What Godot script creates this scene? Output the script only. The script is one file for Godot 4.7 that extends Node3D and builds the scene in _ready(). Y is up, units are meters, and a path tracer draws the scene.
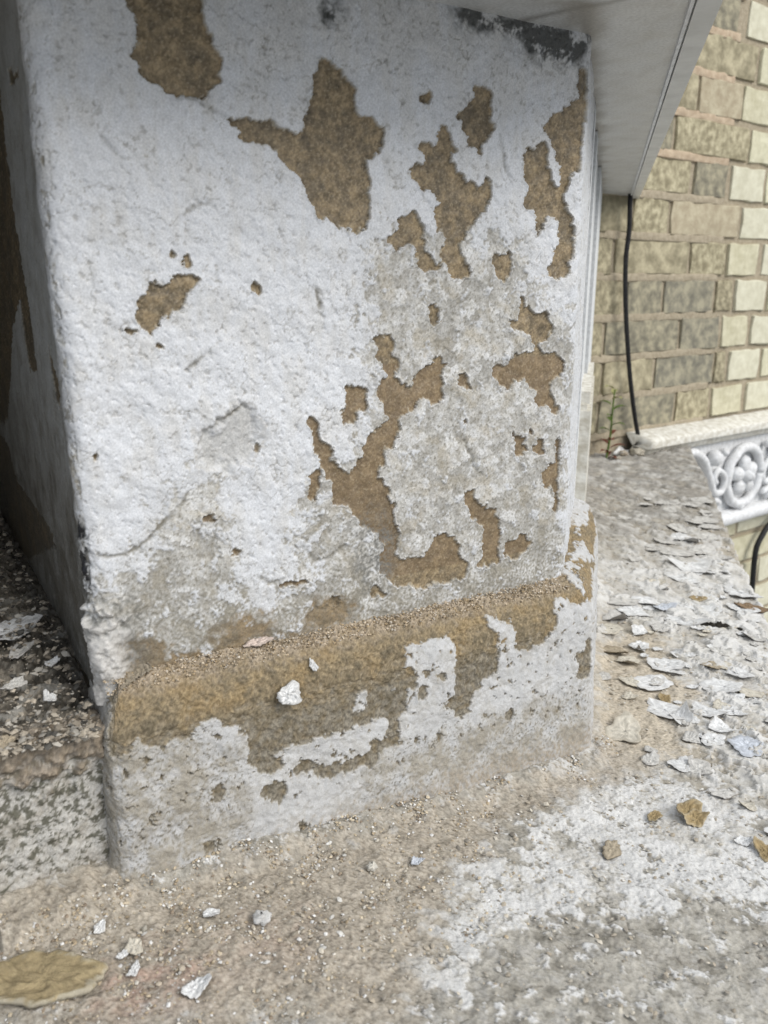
extends Node3D
# A weathered painted pier on a canted bay: pier shaft and moulded plinth on a stone ledge, a sill above, a brick wall beyond.
# x runs along the pier's front face, z points out of it, y is up; metres.

const CANT := 0.7941                       # 45.5 degrees, the turn of the bay's canted side
const CD := Vector3(0.7009, 0.0, -0.7133)  # along the canted side
const CN := Vector3(0.7133, 0.0, 0.7009)   # out of the canted side
const CORNER := Vector3(0.316, 0.0, -0.02) # front and canted corner of the pier shaft
const WALL_AT := Vector3(1.12, 0.0, -0.738)
const WD := Vector3(0.99357, 0.0, -0.1132)
const WN := Vector3(0.1132, 0.0, 0.99357)

var rng := RandomNumberGenerator.new()
var used := {}

# ---------------------------------------------------------------- helpers

class Mask:
	var im: Image
	var data: PackedByteArray
	var x0: float
	var y0: float
	var k: float
	var w: int
	var h: int
	func _init(ax: float, ay: float, bx: float, by: float, per_metre: float) -> void:
		x0 = ax
		y0 = ay
		k = per_metre
		w = int((bx - ax) * k)
		h = int((by - ay) * k)
		im = Image.create(w, h, false, Image.FORMAT_L8)
	func fill(pts: Array, tone := Color.WHITE) -> void:          # a closed outline, tenths of a millimetre
		var n := pts.size() / 2
		var xs := PackedFloat32Array()
		var ys := PackedFloat32Array()
		var lo := 1e9
		var hi := -1e9
		for i in n:
			xs.append((pts[2 * i] * 0.0001 - x0) * k)
			var yy: float = (pts[2 * i + 1] * 0.0001 - y0) * k
			ys.append(yy)
			lo = minf(lo, yy)
			hi = maxf(hi, yy)
		for row in range(maxi(0, int(lo)), mini(h, int(hi) + 1)):
			var yc := row + 0.5
			var cuts: Array[float] = []
			for i in n:
				var j := (i + 1) % n
				if (ys[i] > yc) != (ys[j] > yc):
					cuts.append(xs[i] + (yc - ys[i]) / (ys[j] - ys[i]) * (xs[j] - xs[i]))
			cuts.sort()
			for c in range(0, cuts.size() - 1, 2):
				var a := maxi(0, roundi(cuts[c]))
				var b := mini(w, roundi(cuts[c + 1]))
				if b > a:
					im.fill_rect(Rect2i(a, row, b - a, 1), tone)
	func soften(by: int) -> void:
		var small: Image = im.duplicate()
		small.resize(maxi(2, w / by), maxi(2, h / by), Image.INTERPOLATE_TRILINEAR if by > 2 else Image.INTERPOLATE_BILINEAR)
		small.resize(w, h, Image.INTERPOLATE_CUBIC)
		data = small.get_data()
	func at(x: float, y: float) -> float:
		var fx := (x - x0) * k - 0.5
		var fy := (y - y0) * k - 0.5
		var i := int(fx)
		var j := int(fy)
		if i < 0 or j < 0 or i >= w - 1 or j >= h - 1:
			return 0.0
		fx -= i
		fy -= j
		var o := j * w + i
		var top := data[o] * (1.0 - fx) + data[o + 1] * fx
		var low := data[o + w] * (1.0 - fx) + data[o + w + 1] * fx
		return (top * (1.0 - fy) + low * fy) / 255.0


func fill(mask: Mask, pts: Array) -> void:
	mask.fill(pts)


func erase(mask: Mask, pts: Array) -> void:
	mask.fill(pts, Color.BLACK)


func noise(s: int, size: float, octaves := 3, kind := FastNoiseLite.TYPE_SIMPLEX_SMOOTH) -> FastNoiseLite:
	var n := FastNoiseLite.new()
	n.seed = s
	n.noise_type = kind
	n.frequency = 1.0 / size
	n.fractal_type = FastNoiseLite.FRACTAL_FBM if octaves > 1 else FastNoiseLite.FRACTAL_NONE
	n.fractal_octaves = octaves
	return n


func cells(s: int, size: float, returns := FastNoiseLite.RETURN_CELL_VALUE) -> FastNoiseLite:
	var n := noise(s, size, 1, FastNoiseLite.TYPE_CELLULAR)
	n.cellular_return_type = returns
	n.cellular_jitter = 1.0
	return n


func sstep(a: float, b: float, x: float) -> float:
	var t := clampf((x - a) / (b - a), 0.0, 1.0)
	return t * t * (3.0 - 2.0 * t)


func numbered(called: String) -> String:
	used[called] = used.get(called, -1) + 1
	return called if used[called] == 0 else "%s_%03d" % [called, used[called]]


func tag(o: Node, label: String, category: String, group := "") -> Node:
	o.set_meta("label", label)
	o.set_meta("category", category)
	if group:
		o.set_meta("group", group)
	return o


func thing(called: String, label: String, category: String, at := Vector3.ZERO, turn := 0.0, group := "") -> Node3D:
	var o := Node3D.new()
	o.name = numbered(called)
	add_child(o, true)
	o.position = at
	o.rotation.y = turn
	tag(o, label, category, group)
	return o


func put(called: String, m: Mesh, mat: Material, parent: Node = null) -> MeshInstance3D:
	var o := MeshInstance3D.new()
	o.name = numbered(called) if parent == null else called
	o.mesh = m
	o.material_override = mat
	(self if parent == null else parent).add_child(o, true)
	return o


# A grid of points as one smooth mesh; cells with a false corner in keep are left out.
func grid_mesh(nu: int, nv: int, pos: PackedVector3Array, col: PackedColorArray, keep := PackedByteArray(), flip := false) -> ArrayMesh:
	var nor := PackedVector3Array()
	nor.resize(nu * nv)
	for j in nv:
		var ja := maxi(j - 1, 0) * nu
		var jb := mini(j + 1, nv - 1) * nu
		for i in nu:
			var du := pos[j * nu + mini(i + 1, nu - 1)] - pos[j * nu + maxi(i - 1, 0)]
			var dv := pos[jb + i] - pos[ja + i]
			nor[j * nu + i] = (dv.cross(du) if flip else du.cross(dv)).normalized()
	var idx := PackedInt32Array()
	idx.resize((nu - 1) * (nv - 1) * 6)
	var at := 0
	var all := keep.is_empty()
	for j in nv - 1:
		for i in nu - 1:
			var a := j * nu + i
			if not all and not (keep[a] and keep[a + 1] and keep[a + nu] and keep[a + nu + 1]):
				continue
			var b := a + 1
			var c := a + nu
			var d := c + 1
			if flip:
				idx[at] = a; idx[at + 1] = b; idx[at + 2] = d; idx[at + 3] = a; idx[at + 4] = d; idx[at + 5] = c
			else:
				idx[at] = a; idx[at + 1] = d; idx[at + 2] = b; idx[at + 3] = a; idx[at + 4] = c; idx[at + 5] = d
			at += 6
	idx.resize(at)
	var arrays := []
	arrays.resize(Mesh.ARRAY_MAX)
	if not all:                               # drop the points that no cell uses
		var to := PackedInt32Array()
		to.resize(nu * nv)
		to.fill(-1)
		var p2 := PackedVector3Array()
		var n2 := PackedVector3Array()
		var c2 := PackedColorArray()
		for t in idx.size():
			var o := idx[t]
			if to[o] < 0:
				to[o] = p2.size()
				p2.append(pos[o])
				n2.append(nor[o])
				c2.append(col[o])
			idx[t] = to[o]
		arrays[Mesh.ARRAY_VERTEX] = p2
		arrays[Mesh.ARRAY_NORMAL] = n2
		arrays[Mesh.ARRAY_COLOR] = c2
	else:
		arrays[Mesh.ARRAY_VERTEX] = pos
		arrays[Mesh.ARRAY_NORMAL] = nor
		arrays[Mesh.ARRAY_COLOR] = col
	arrays[Mesh.ARRAY_INDEX] = idx
	var m := ArrayMesh.new()
	m.add_surface_from_arrays(Mesh.PRIMITIVE_TRIANGLES, arrays)
	return m


# A wall path of straight runs with rounded corners; s = 0 at the first corner.
class Path:
	var dirs: Array[Vector3]
	var nors: Array[Vector3]
	var corners: Array[Vector3]
	var at_s: Array[float]
	var radii: Array[float]
	var p := Vector3.ZERO
	var n := Vector3.ZERO
	func go(s: float) -> void:
		for c in corners.size():
			var r := radii[c]
			var ds := s - at_s[c]
			if absf(ds) < r:
				var t := (ds + r) / (2.0 * r)
				var a := corners[c] - dirs[c] * r
				var b := corners[c] + dirs[c + 1] * r
				p = a * (1 - t) * (1 - t) + corners[c] * 2.0 * t * (1 - t) + b * t * t
				n = (nors[c] * (1 - t) + nors[c + 1] * t).normalized()
				return
			if ds < 0.0:
				p = corners[c] + dirs[c] * ds
				n = nors[c]
				return
		var l := corners.size() - 1
		p = corners[l] + dirs[l + 1] * (s - at_s[l])
		n = nors[l + 1]


func pier_path(left_corner: Vector3, right_corner: Vector3, rl: float, rr: float) -> Path:
	var q := Path.new()
	q.dirs = [Vector3(0, 0, 1), Vector3(1, 0, 0), CD]
	q.nors = [Vector3(-1, 0, 0), Vector3(0, 0, 1), CN]
	q.corners = [left_corner, right_corner]
	q.at_s = [0.0, right_corner.x - left_corner.x]
	q.radii = [rl, rr]
	return q


func steps(from: float, to: float, first: float, last: float) -> PackedFloat32Array:
	var out := PackedFloat32Array()
	var x := from
	while x < to:
		out.append(x)
		x += lerpf(first, last, clampf((x - from) / (to - from), 0.0, 1.0))
	return out


# ---------------------------------------------------------------- materials

var grain: NoiseTexture2D
var relief: NoiseTexture2D

func tone_texture(s: int, freq: float, lo: Color, hi: Color, octaves := 4, size := 512) -> NoiseTexture2D:
	var t := NoiseTexture2D.new()
	t.width = size
	t.height = size
	t.seamless = true
	var n := noise(s, 1.0, octaves)
	n.frequency = freq
	n.fractal_gain = 0.65
	t.noise = n
	var g := Gradient.new()
	g.offsets = PackedFloat32Array([0.2, 0.8])
	g.colors = PackedColorArray([lo, hi])
	t.color_ramp = g
	return t


func height_texture(s: int, freq: float, octaves := 4) -> NoiseTexture2D:
	var t := NoiseTexture2D.new()
	t.width = 512
	t.height = 512
	t.seamless = true
	var n := noise(s, 1.0, octaves)
	n.frequency = freq
	n.fractal_gain = 0.6
	t.noise = n
	return t


func weathered(rough: float, relief_cm: float, repeats: float, spec := 0.3, speckle: Texture2D = null) -> StandardMaterial3D:
	var m := StandardMaterial3D.new()
	m.vertex_color_use_as_albedo = true
	m.albedo_texture = speckle if speckle else grain
	m.roughness = rough
	m.metallic_specular = spec
	m.uv1_triplanar = true
	m.uv1_world_triplanar = true
	m.uv1_scale = Vector3.ONE * repeats
	m.heightmap_enabled = true
	m.heightmap_texture = relief
	m.heightmap_scale = relief_cm
	return m


func plain(lo: Color, hi: Color, s: int, repeats: float, rough := 0.9, relief_cm := 0.05, freq := 0.02) -> StandardMaterial3D:
	var m := StandardMaterial3D.new()
	m.albedo_texture = tone_texture(s, freq, lo.linear_to_srgb(), hi.linear_to_srgb())
	m.roughness = rough
	m.metallic_specular = 0.3
	m.uv1_triplanar = true
	m.uv1_world_triplanar = true
	m.uv1_scale = Vector3.ONE * repeats
	if relief_cm > 0.0:
		m.heightmap_enabled = true
		m.heightmap_texture = relief
		m.heightmap_scale = relief_cm
	return m


# ---------------------------------------------------------------- the pier

func shaft_mesh() -> ArrayMesh:
	var bare_mask := Mask.new(-0.42, 0.09, 0.53, 0.47, 2000)
	var worn_mask := Mask.new(-0.42, 0.09, 0.53, 0.47, 1000)
	var hollow_mask := Mask.new(-0.42, 0.09, 0.53, 0.47, 1000)
	var mould_mask := Mask.new(-0.42, 0.09, 0.53, 0.47, 1000)
	var tar_mask := Mask.new(-0.42, 0.09, 0.53, 0.47, 1000)
	var damp_mask := Mask.new(-0.42, 0.09, 0.53, 0.47, 1000)
	var crack_shade_mask := Mask.new(-0.42, 0.09, 0.53, 0.47, 2000)
	var soot_mask := Mask.new(-0.42, 0.09, 0.53, 0.47, 1000)
	fill(bare_mask, [414, 4402, 468, 4264, 434, 4138, 493, 4035, 552, 4013, 631, 4007, 742, 3989, 811, 4039, 864, 4132, 824, 4227, 767, 4331, 760, 4454])
	fill(bare_mask, [1375, 4250, 1413, 4262, 1496, 4195, 1572, 4125, 1605, 4002, 1729, 3972, 1774, 3927, 1738, 3841, 1669, 3787, 1639, 3677, 1649, 3483, 1576, 3403, 1495, 3426, 1338, 3488, 1267, 3624, 1195, 3708, 1143, 3767, 1047, 3822, 915, 3820, 902, 3879, 895, 3915, 1009, 3940, 1114, 3912, 1240, 3876, 1300, 3982, 1352, 4141])
	fill(bare_mask, [1982, 4151, 2025, 4156, 2042, 4116, 2014, 4072, 1986, 4086])
	fill(bare_mask, [2336, 4216, 2440, 4220, 2483, 3984, 2413, 3934, 2391, 3862, 2308, 3891, 2261, 3966, 2225, 4058, 2292, 4124])
	fill(bare_mask, [1928, 3897, 2015, 3887, 2070, 3883, 2081, 3952, 2125, 4006, 2159, 3949, 2205, 3884, 2183, 3821, 2253, 3738, 2384, 3691, 2430, 3739, 2479, 3715, 2458, 3622, 2412, 3528, 2305, 3451, 2259, 3394, 2237, 3305, 2334, 3218, 2323, 3167, 2227, 3174, 2156, 3222, 2108, 3303, 2142, 3410, 2073, 3462, 2083, 3569, 2106, 3624, 1983, 3635, 1939, 3685, 1896, 3760, 1993, 3792, 2015, 3844])
	fill(bare_mask, [1766, 3366, 1851, 3505, 1936, 3546, 1990, 3457, 2003, 3334, 2100, 3248, 2072, 3208, 2004, 3213, 1943, 3289, 1929, 3348, 1863, 3358, 1811, 3330])
	fill(bare_mask, [2719, 3912, 2870, 3970, 2905, 3795, 2976, 3723, 3034, 3649, 2987, 3530, 2905, 3566, 2869, 3488, 2827, 3438, 2800, 3562, 2707, 3615, 2741, 3711, 2697, 3838])
	fill(bare_mask, [3081, 4372, 3179, 4383, 3183, 4172, 3164, 3945, 3157, 3849, 3054, 3766, 3034, 3649, 3128, 3476, 3116, 3319, 3090, 3197, 3009, 3168, 2894, 3176, 2959, 3317, 2992, 3452, 2976, 3723, 2999, 3782, 2908, 3982, 2852, 4060, 2926, 4130, 3079, 4199, 3102, 4256])
	fill(bare_mask, [2528, 3336, 2642, 3321, 2622, 3195, 2585, 3146, 2520, 3194, 2475, 3271])
	fill(bare_mask, [2703, 3096, 2756, 3086, 2746, 3016, 2841, 2984, 2923, 2983, 2983, 2899, 2973, 2826, 2879, 2777, 2909, 2734, 3036, 2708, 3095, 2674, 3086, 2588, 2990, 2528, 3010, 2418, 3059, 2326, 3016, 2307, 2970, 2366, 2856, 2406, 2867, 2470, 2795, 2528, 2699, 2565, 2647, 2526, 2554, 2531, 2487, 2607, 2498, 2668, 2576, 2675, 2642, 2651, 2666, 2722, 2758, 2740, 2854, 2726, 2837, 2799, 2753, 2853, 2634, 2867, 2631, 2937, 2709, 2956])
	fill(bare_mask, [3077, 2501, 3106, 2499, 3106, 2120, 3096, 1798, 3076, 1624, 3039, 1646, 3060, 1803, 2941, 1840, 2949, 1954, 3063, 2010, 3077, 2258])
	fill(bare_mask, [2018, 3024, 2064, 3042, 2111, 2985, 2112, 2918, 2065, 2900, 2030, 2949])
	fill(bare_mask, [1669, 2864, 1780, 2877, 1793, 2764, 1839, 2705, 1791, 2616, 1866, 2600, 1935, 2549, 1935, 2608, 2005, 2680, 2104, 2735, 2169, 2685, 2141, 2603, 2164, 2475, 2077, 2451, 1984, 2487, 1935, 2419, 1844, 2396, 1823, 2296, 1795, 2220, 1726, 2203, 1725, 2125, 1662, 2053, 1751, 1982, 1791, 1815, 1840, 1661, 1810, 1556, 1839, 1487, 1948, 1501, 2045, 1532, 2097, 1629, 2135, 1637, 2251, 1586, 2292, 1458, 2373, 1376, 2351, 1311, 2216, 1273, 2062, 1281, 1838, 1322, 1674, 1450, 1675, 1527, 1711, 1572, 1705, 1682, 1582, 1738, 1497, 1854, 1452, 1915, 1368, 1926, 1359, 2046, 1277, 2246, 1292, 2313, 1234, 2397, 1242, 2458, 1301, 2397, 1286, 2314, 1378, 2248, 1389, 2183, 1489, 2072, 1591, 2198, 1593, 2281, 1687, 2331, 1755, 2385, 1709, 2464, 1697, 2598, 1758, 2652, 1693, 2734])
	fill(bare_mask, [1248, 2140, 1292, 2135, 1288, 2019, 1260, 1940, 1231, 2002])
	fill(bare_mask, [2331, 1899, 2378, 1887, 2428, 1782, 2525, 1756, 2610, 1649, 2590, 1514, 2603, 1372, 2521, 1337, 2439, 1351, 2450, 1535, 2456, 1637, 2343, 1707])
	fill(bare_mask, [2619, 1402, 2644, 1480, 2741, 1512, 2811, 1548, 2868, 1445, 2832, 1391, 2734, 1348])
	fill(bare_mask, [1493, 2583, 1622, 2575, 1617, 2509, 1620, 2442, 1554, 2437, 1542, 2370, 1435, 2389, 1469, 2481])
	fill(bare_mask, [369, 3074, 429, 3121, 433, 3167, 531, 3160, 567, 3207, 666, 3168, 600, 3088, 552, 3017, 502, 3009, 402, 2900, 367, 2964])
	fill(bare_mask, [284, 2966, 339, 2925, 328, 2886, 305, 2902])
	fill(bare_mask, [439, 2858, 472, 2852, 461, 2833, 441, 2835])
	fill(bare_mask, [59, 2334, 116, 2345, 125, 2310, 87, 2294])
	fill(bare_mask, [550, 3301, 570, 3296, 554, 3243, 541, 3254])
	fill(bare_mask, [599, 3297, 637, 3291, 619, 3223, 592, 3247])
	fill(bare_mask, [964, 3145, 1002, 3153, 979, 3078, 957, 3086])
	fill(bare_mask, [910, 2349, 951, 2290, 915, 2266, 902, 2304])
	fill(bare_mask, [2685, 2224, 2782, 2194, 2800, 2104, 2761, 2052, 2719, 2056, 2702, 2135])
	fill(bare_mask, [2856, 2121, 2910, 2172, 2959, 2156, 2964, 2066, 2901, 2056])
	fill(bare_mask, [2821, 2256, 2846, 2199, 2805, 2181])
	fill(bare_mask, [2289, 2372, 2328, 2338, 2293, 2316])
	fill(bare_mask, [2235, 2620, 2309, 2626, 2349, 2533, 2274, 2527])
	fill(bare_mask, [1316, 1324, 1361, 1368, 1427, 1323, 1403, 1274, 1337, 1283])
	fill(bare_mask, [1025, 1517, 1213, 1479, 1201, 1458, 1034, 1481])
	fill(bare_mask, [1612, 1375, 1694, 1377, 1712, 1301, 1622, 1297])
	fill(bare_mask, [730, 1735, 807, 1734, 796, 1711, 748, 1713])
	fill(bare_mask, [614, 1965, 670, 1966, 676, 1919, 620, 1914])
	fill(bare_mask, [-1646, 4393, -944, 4141, -963, 3828, -933, 3473, -835, 2894, -842, 2663, -1128, 2637, -1150, 3047, -1595, 2854, -2487, 2159, -4139, 1832])
	fill(bare_mask, [-401, 2816, -310, 2572, -185, 2512, -204, 2684, -345, 2820])
	fill(bare_mask, [-610, 4130, -271, 4099, -351, 4062, -581, 4080])
	fill(bare_mask, [-4036, 1938, -2743, 1968, -2412, 1721, -1177, 1721, -892, 1637, -2349, 1115, -5229, 712])
	fill(worn_mask, [39, 1821, 213, 1814, 377, 1909, 525, 2035, 661, 1951, 671, 1763, 863, 1686, 974, 1512, 1226, 1553, 1390, 1575, 1507, 1711, 1367, 1914, 1184, 2084, 1181, 2312, 1319, 2356, 1475, 2285, 1587, 2334, 1715, 2896, 1654, 3115, 1753, 3329, 1904, 3570, 2051, 3335, 2407, 3228, 2553, 3345, 2795, 3112, 3044, 3050, 3170, 977, -40, 1037])
	fill(worn_mask, [597, 2350, 740, 2462, 854, 2524, 942, 2482, 941, 2319, 874, 2215, 778, 2189, 686, 2208, 599, 2262])
	fill(worn_mask, [607, 3500, 760, 3534, 784, 3442, 650, 3410])
	fill(worn_mask, [1931, 4016, 2061, 3916, 1982, 3808, 1905, 3853])
	fill(worn_mask, [3024, 3802, 3212, 3852, 3251, 3322, 3109, 3335])
	fill(hollow_mask, [597, 2350, 740, 2462, 854, 2524, 942, 2482, 941, 2319, 874, 2215, 778, 2189, 686, 2208, 599, 2262])
	fill(mould_mask, [2087, 4572, 2173, 4547, 2307, 4501, 2586, 4453, 2882, 4438, 3090, 4427, 3206, 4486, 3211, 4594, 2749, 4602, 2395, 4603])
	fill(mould_mask, [1057, 4484, 1203, 4466, 1355, 4467, 1455, 4422, 1523, 4479, 1544, 4557])
	fill(mould_mask, [3077, 4425, 3169, 4445, 3182, 4338, 3094, 4373])
	fill(tar_mask, [-1559, 1431, 31, 2021, 40, 1816, -389, 848, -916, 675, -1319, 931])
	fill(tar_mask, [-4585, 1374, -3326, 1534, -3248, 1029, -5519, 414])
	fill(damp_mask, [41, 1255, 65, 1325, 217, 1282, 393, 1232, 619, 1231, 739, 1271, 875, 1257, 1149, 1241, 1281, 1267, 1383, 1342, 1439, 1353, 1505, 1243, 1668, 1211, 1549, 1125, 866, 1103, 457, 1097, 43, 1101])
	fill(crack_shade_mask, [15, 1831, 101, 1801, 189, 1806, 272, 1835, 338, 1888, 396, 1932, 452, 1991, 523, 2046, 557, 2110, 548, 2116, 508, 2060, 443, 2002, 383, 1947, 329, 1899, 263, 1853, 186, 1820, 103, 1821, 17, 1840])
	fill(crack_shade_mask, [605, 2330, 661, 2395, 732, 2448, 813, 2487, 866, 2521, 917, 2488, 923, 2496, 866, 2535, 803, 2504, 725, 2459, 647, 2409, 597, 2335])  # upper rim of the hollow: its shade drawn in as a dark line
	fill(crack_shade_mask, [250, 3801, 280, 3759, 315, 3713, 353, 3695, 358, 3702, 324, 3722, 294, 3770, 257, 3806])
	fill(crack_shade_mask, [750, 3213, 752, 3174, 766, 3143, 776, 3146, 770, 3179, 760, 3215])
	fill(crack_shade_mask, [570, 2713, 624, 2753, 676, 2786, 729, 2806, 726, 2814, 670, 2798, 613, 2768, 563, 2720])
	fill(crack_shade_mask, [1314, 3136, 1305, 3083, 1336, 3013, 1347, 3016, 1327, 3086, 1325, 3136])
	fill(crack_shade_mask, [2298, 2213, 2332, 2124, 2382, 2011, 2448, 1970, 2456, 1979, 2400, 2018, 2358, 2129, 2311, 2216])
	fill(crack_shade_mask, [2525, 3973, 2528, 3897, 2557, 3809, 2595, 3738, 2608, 3742, 2576, 3813, 2554, 3902, 2538, 3975])
	fill(crack_shade_mask, [624, 3473, 677, 3501, 757, 3525, 786, 3481, 794, 3485, 762, 3537, 671, 3517, 619, 3480])
	fill(crack_shade_mask, [770, 3952, 833, 3925, 893, 3912, 897, 3919, 842, 3940, 775, 3960])
	fill(crack_shade_mask, [589, 3970, 644, 3979, 707, 3980, 803, 3948, 807, 3955, 712, 3992, 645, 3995, 588, 3978])
	fill(crack_shade_mask, [1164, 1699, 1262, 1585, 1361, 1597, 1462, 1652, 1455, 1662, 1354, 1613, 1271, 1605, 1173, 1706])
	fill(crack_shade_mask, [883, 1566, 972, 1495, 1069, 1526, 1065, 1537, 974, 1517, 889, 1574])
	fill(crack_shade_mask, [654, 1924, 651, 1782, 684, 1690, 694, 1693, 671, 1782, 664, 1923])
	fill(soot_mask, [35, 1537, 87, 1554, 165, 1474, 149, 1306, 170, 1147, 30, 1143])
	fill(soot_mask, [1459, 1688, 1643, 1722, 1781, 1509, 1729, 1355, 1452, 1406])
	bare_mask.soften(7)
	worn_mask.soften(40)
	hollow_mask.soften(6)
	mould_mask.soften(10)
	tar_mask.soften(10)
	damp_mask.soften(14)
	crack_shade_mask.soften(3)
	soot_mask.soften(22)
	var path := pier_path(Vector3(0, 0, -0.02), CORNER, 0.0085, 0.005)
	var ss := steps(-0.41, -0.012, 0.006, 0.0009)
	ss.append_array(steps(-0.012, 0.325, 0.00062, 0.00062))
	ss.append_array(steps(0.325, 0.316 + 0.205, 0.0008, 0.003))
	var ys := steps(0.1, 0.4600, 0.00062, 0.00062)
	var nu := ss.size()
	var nv := ys.size()
	var pos := PackedVector3Array()
	var col := PackedColorArray()
	pos.resize(nu * nv)
	col.resize(nu * nv)
	var n_warp := noise(11, 0.009, 3)
	var n_warp2 := noise(12, 0.009, 3)
	var n_fine := noise(13, 0.0021, 2)
	var n_lump := noise(14, 0.0075, 2)
	var n_lump2 := noise(15, 0.02, 3)
	var n_pit := noise(22, 0.005, 2)
	var n_chip := cells(23, 0.0085)
	var n_layer := noise(25, 0.045, 5)
	n_layer.fractal_gain = 0.55
	var n_line := noise(26, 0.055, 4)
	var n_edge := noise(27, 0.0045, 3)
	var n_stain := noise(24, 0.02, 3)
	var n_big := noise(16, 0.08, 2)
	var n_grain := noise(17, 0.0016, 2)
	var n_top := noise(18, 0.017, 5)
	n_top.fractal_gain = 0.52
	var n_tone := noise(19, 0.03, 4)
	var n_speck := noise(20, 0.0028, 2)
	var n_crack := noise(21, 0.03, 3)
	n_crack.fractal_type = FastNoiseLite.FRACTAL_RIDGED
	var white := Color(0.725, 0.74, 0.768)
	var cream := Color(0.60, 0.575, 0.52)
	for i in nu:
		var s := ss[i]
		path.go(s)
		var p0 := path.p
		var n0 := path.n
		for j in nv:
			var y := ys[j]
			var f := n_fine.get_noise_2d(s, y)
			var wx := n_warp.get_noise_2d(s, y)
			var wy := n_warp2.get_noise_2d(s, y)
			var b := bare_mask.at(s + wx * 0.0024 + f * 0.0006, y + wy * 0.0024 - f * 0.0006) + 0.26 * n_edge.get_noise_2d(s, y) * bare_mask.at(s + 0.001, y)
			var tone := n_tone.get_noise_2d(s, y)
			var lump := n_lump.get_noise_2d(s, y)
			var speck := n_speck.get_noise_2d(s, y)
			var top_n := n_top.get_noise_2d(s, y)
			var g := n_grain.get_noise_2d(s, y)
			var worn := worn_mask.at(s + wx * 0.008, y + wy * 0.008)
			if s > 0.318:
				worn = maxf(worn, 0.35)
			if s < 0.0:
				worn = maxf(worn, 0.45 + 0.4 * sstep(0.30, 0.16, y))
			var paint := 1.0 - sstep(0.46, 0.54, b)
			var old_coat := 1.0 - sstep(0.60, 0.68, b + wy * 0.25)
			# the top coat has flaked off in islands where the wall is worn
			var chip := n_chip.get_noise_2d(s + wx * 0.005, y + wy * 0.005)
			var topcoat := 1.0 - sstep(-0.09, 0.12, top_n * 0.7 + (worn - 0.62) * 0.95 + speck * 0.22 + wx * 0.15 + chip * 0.13)
			# later coats end in thin, visible edges; hairline cracks wander between them
			var lay := n_layer.get_noise_2d(s, y)
			var layer := sstep(0.10, 0.125, lay) * 0.6 + sstep(-0.20, -0.18, lay) * 0.4
			var line := sstep(0.012, 0.003, absf(n_line.get_noise_2d(s, y))) * sstep(0.0, 0.25, tone + wy * 0.4)
			var rim := sstep(0.2, 0.42, b) * paint
			# relief
			var h := n_big.get_noise_2d(s, y) * 0.0011 + n_lump2.get_noise_2d(s, y) * 0.0009
			var pit := n_pit.get_noise_2d(s, y)
			h -= line * 0.0004 * paint
			h += old_coat * (1.0 - paint) * 0.0005
			h += paint * (0.0014 + 0.0003 * topcoat + layer * 0.0004 * topcoat + (lump * 0.00024 + f * 0.00004 + n_edge.get_noise_2d(s, y) * 0.00005 - sstep(0.3, 0.6, pit) * 0.0005) * (0.35 + 0.65 * topcoat) + rim * 0.0006)
			h += (1.0 - paint) * (g * 0.00028 + lump * 0.0003)
			h += paint * (1.0 - topcoat) * (g * 0.00014 + speck * 0.00016 + chip * 0.00022)
			var hol := hollow_mask.at(s + wx * 0.004, y + wy * 0.004)
			h -= hol * 0.0024
			var cut := crack_shade_mask.at(s + wx * 0.0012 + f * 0.0003, y + wy * 0.0012)
			h -= cut * 0.0008
			# colour
			var c := white * (0.965 + 0.045 * tone + 0.02 * g)
			var streak := n_stain.get_noise_2d(s * 2.4, y * 0.35)
			c = c.lerp(Color(0.56, 0.53, 0.47), clampf(0.12 + tone * 0.7 + streak * 0.5 + 0.3 * sstep(0.35, 0.45, y), 0.0, 0.6) * 0.6)
			c = c.lerp(Color(0.56, 0.565, 0.57), sstep(0.1, -0.4, lump) * 0.3 + worn * 0.45)
			if pit > 0.33:
				c = c.lerp(Color(0.36, 0.345, 0.32), clampf((pit - 0.33) * 4.0, 0.0, 0.5) * sstep(-0.1, 0.4, wy + tone))
			var under := Color(0.515, 0.503, 0.472).lerp(Color(0.38, 0.362, 0.325), clampf(0.35 + wx * 0.9 + streak * 0.7 + speck * 0.25, 0.0, 1.0))
			under = under.lerp(Color(0.61, 0.61, 0.605), clampf(sstep(-0.05, 0.55, lump * 0.6 + chip * 0.45 + wy * 0.5) * 0.8, 0.0, 1.0))
			if speck + g * 0.4 > 0.34:
				under = under.lerp(Color(0.22, 0.2, 0.16), clampf((speck + g * 0.4 - 0.34) * 3.0, 0.0, 0.6))
			under = under.lerp(Color(0.36, 0.31, 0.22), clampf(sstep(0.12, 0.5, tone + wy * 0.3) * 0.45, 0.0, 1.0))
			under *= 1.0 + 0.16 * chip + 0.22 * g
			under = under.lerp(Color(0.27, 0.25, 0.205), sstep(0.185, 0.125, y + wx * 0.03) * clampf(0.45 + speck * 1.4 + tone, 0.0, 0.8))
			c = under.lerp(c, topcoat)
			c = c.lerp(Color(0.30, 0.285, 0.25), line * 0.6 + 0.5 * sstep(0.09, 0.105, lay) * sstep(0.125, 0.11, lay))
			c = c.lerp(cream.lerp(Color(0.70, 0.705, 0.71), worn), rim * clampf(0.5 + wy, 0.0, 0.85))
			var stone := Color(0.30, 0.228, 0.135).lerp(Color(0.175, 0.138, 0.088), clampf(0.45 + wx * 0.9 + tone * 0.8, 0.0, 1.0))
			stone = stone * (1.0 + 0.3 * g + 0.4 * speck + 0.35 * lump)
			if s > 0.0 and y < 0.27 and y > 0.14:
				stone = stone.lerp(Color(0.20, 0.137, 0.078), 0.5)
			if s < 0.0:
				stone *= 0.5
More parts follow.
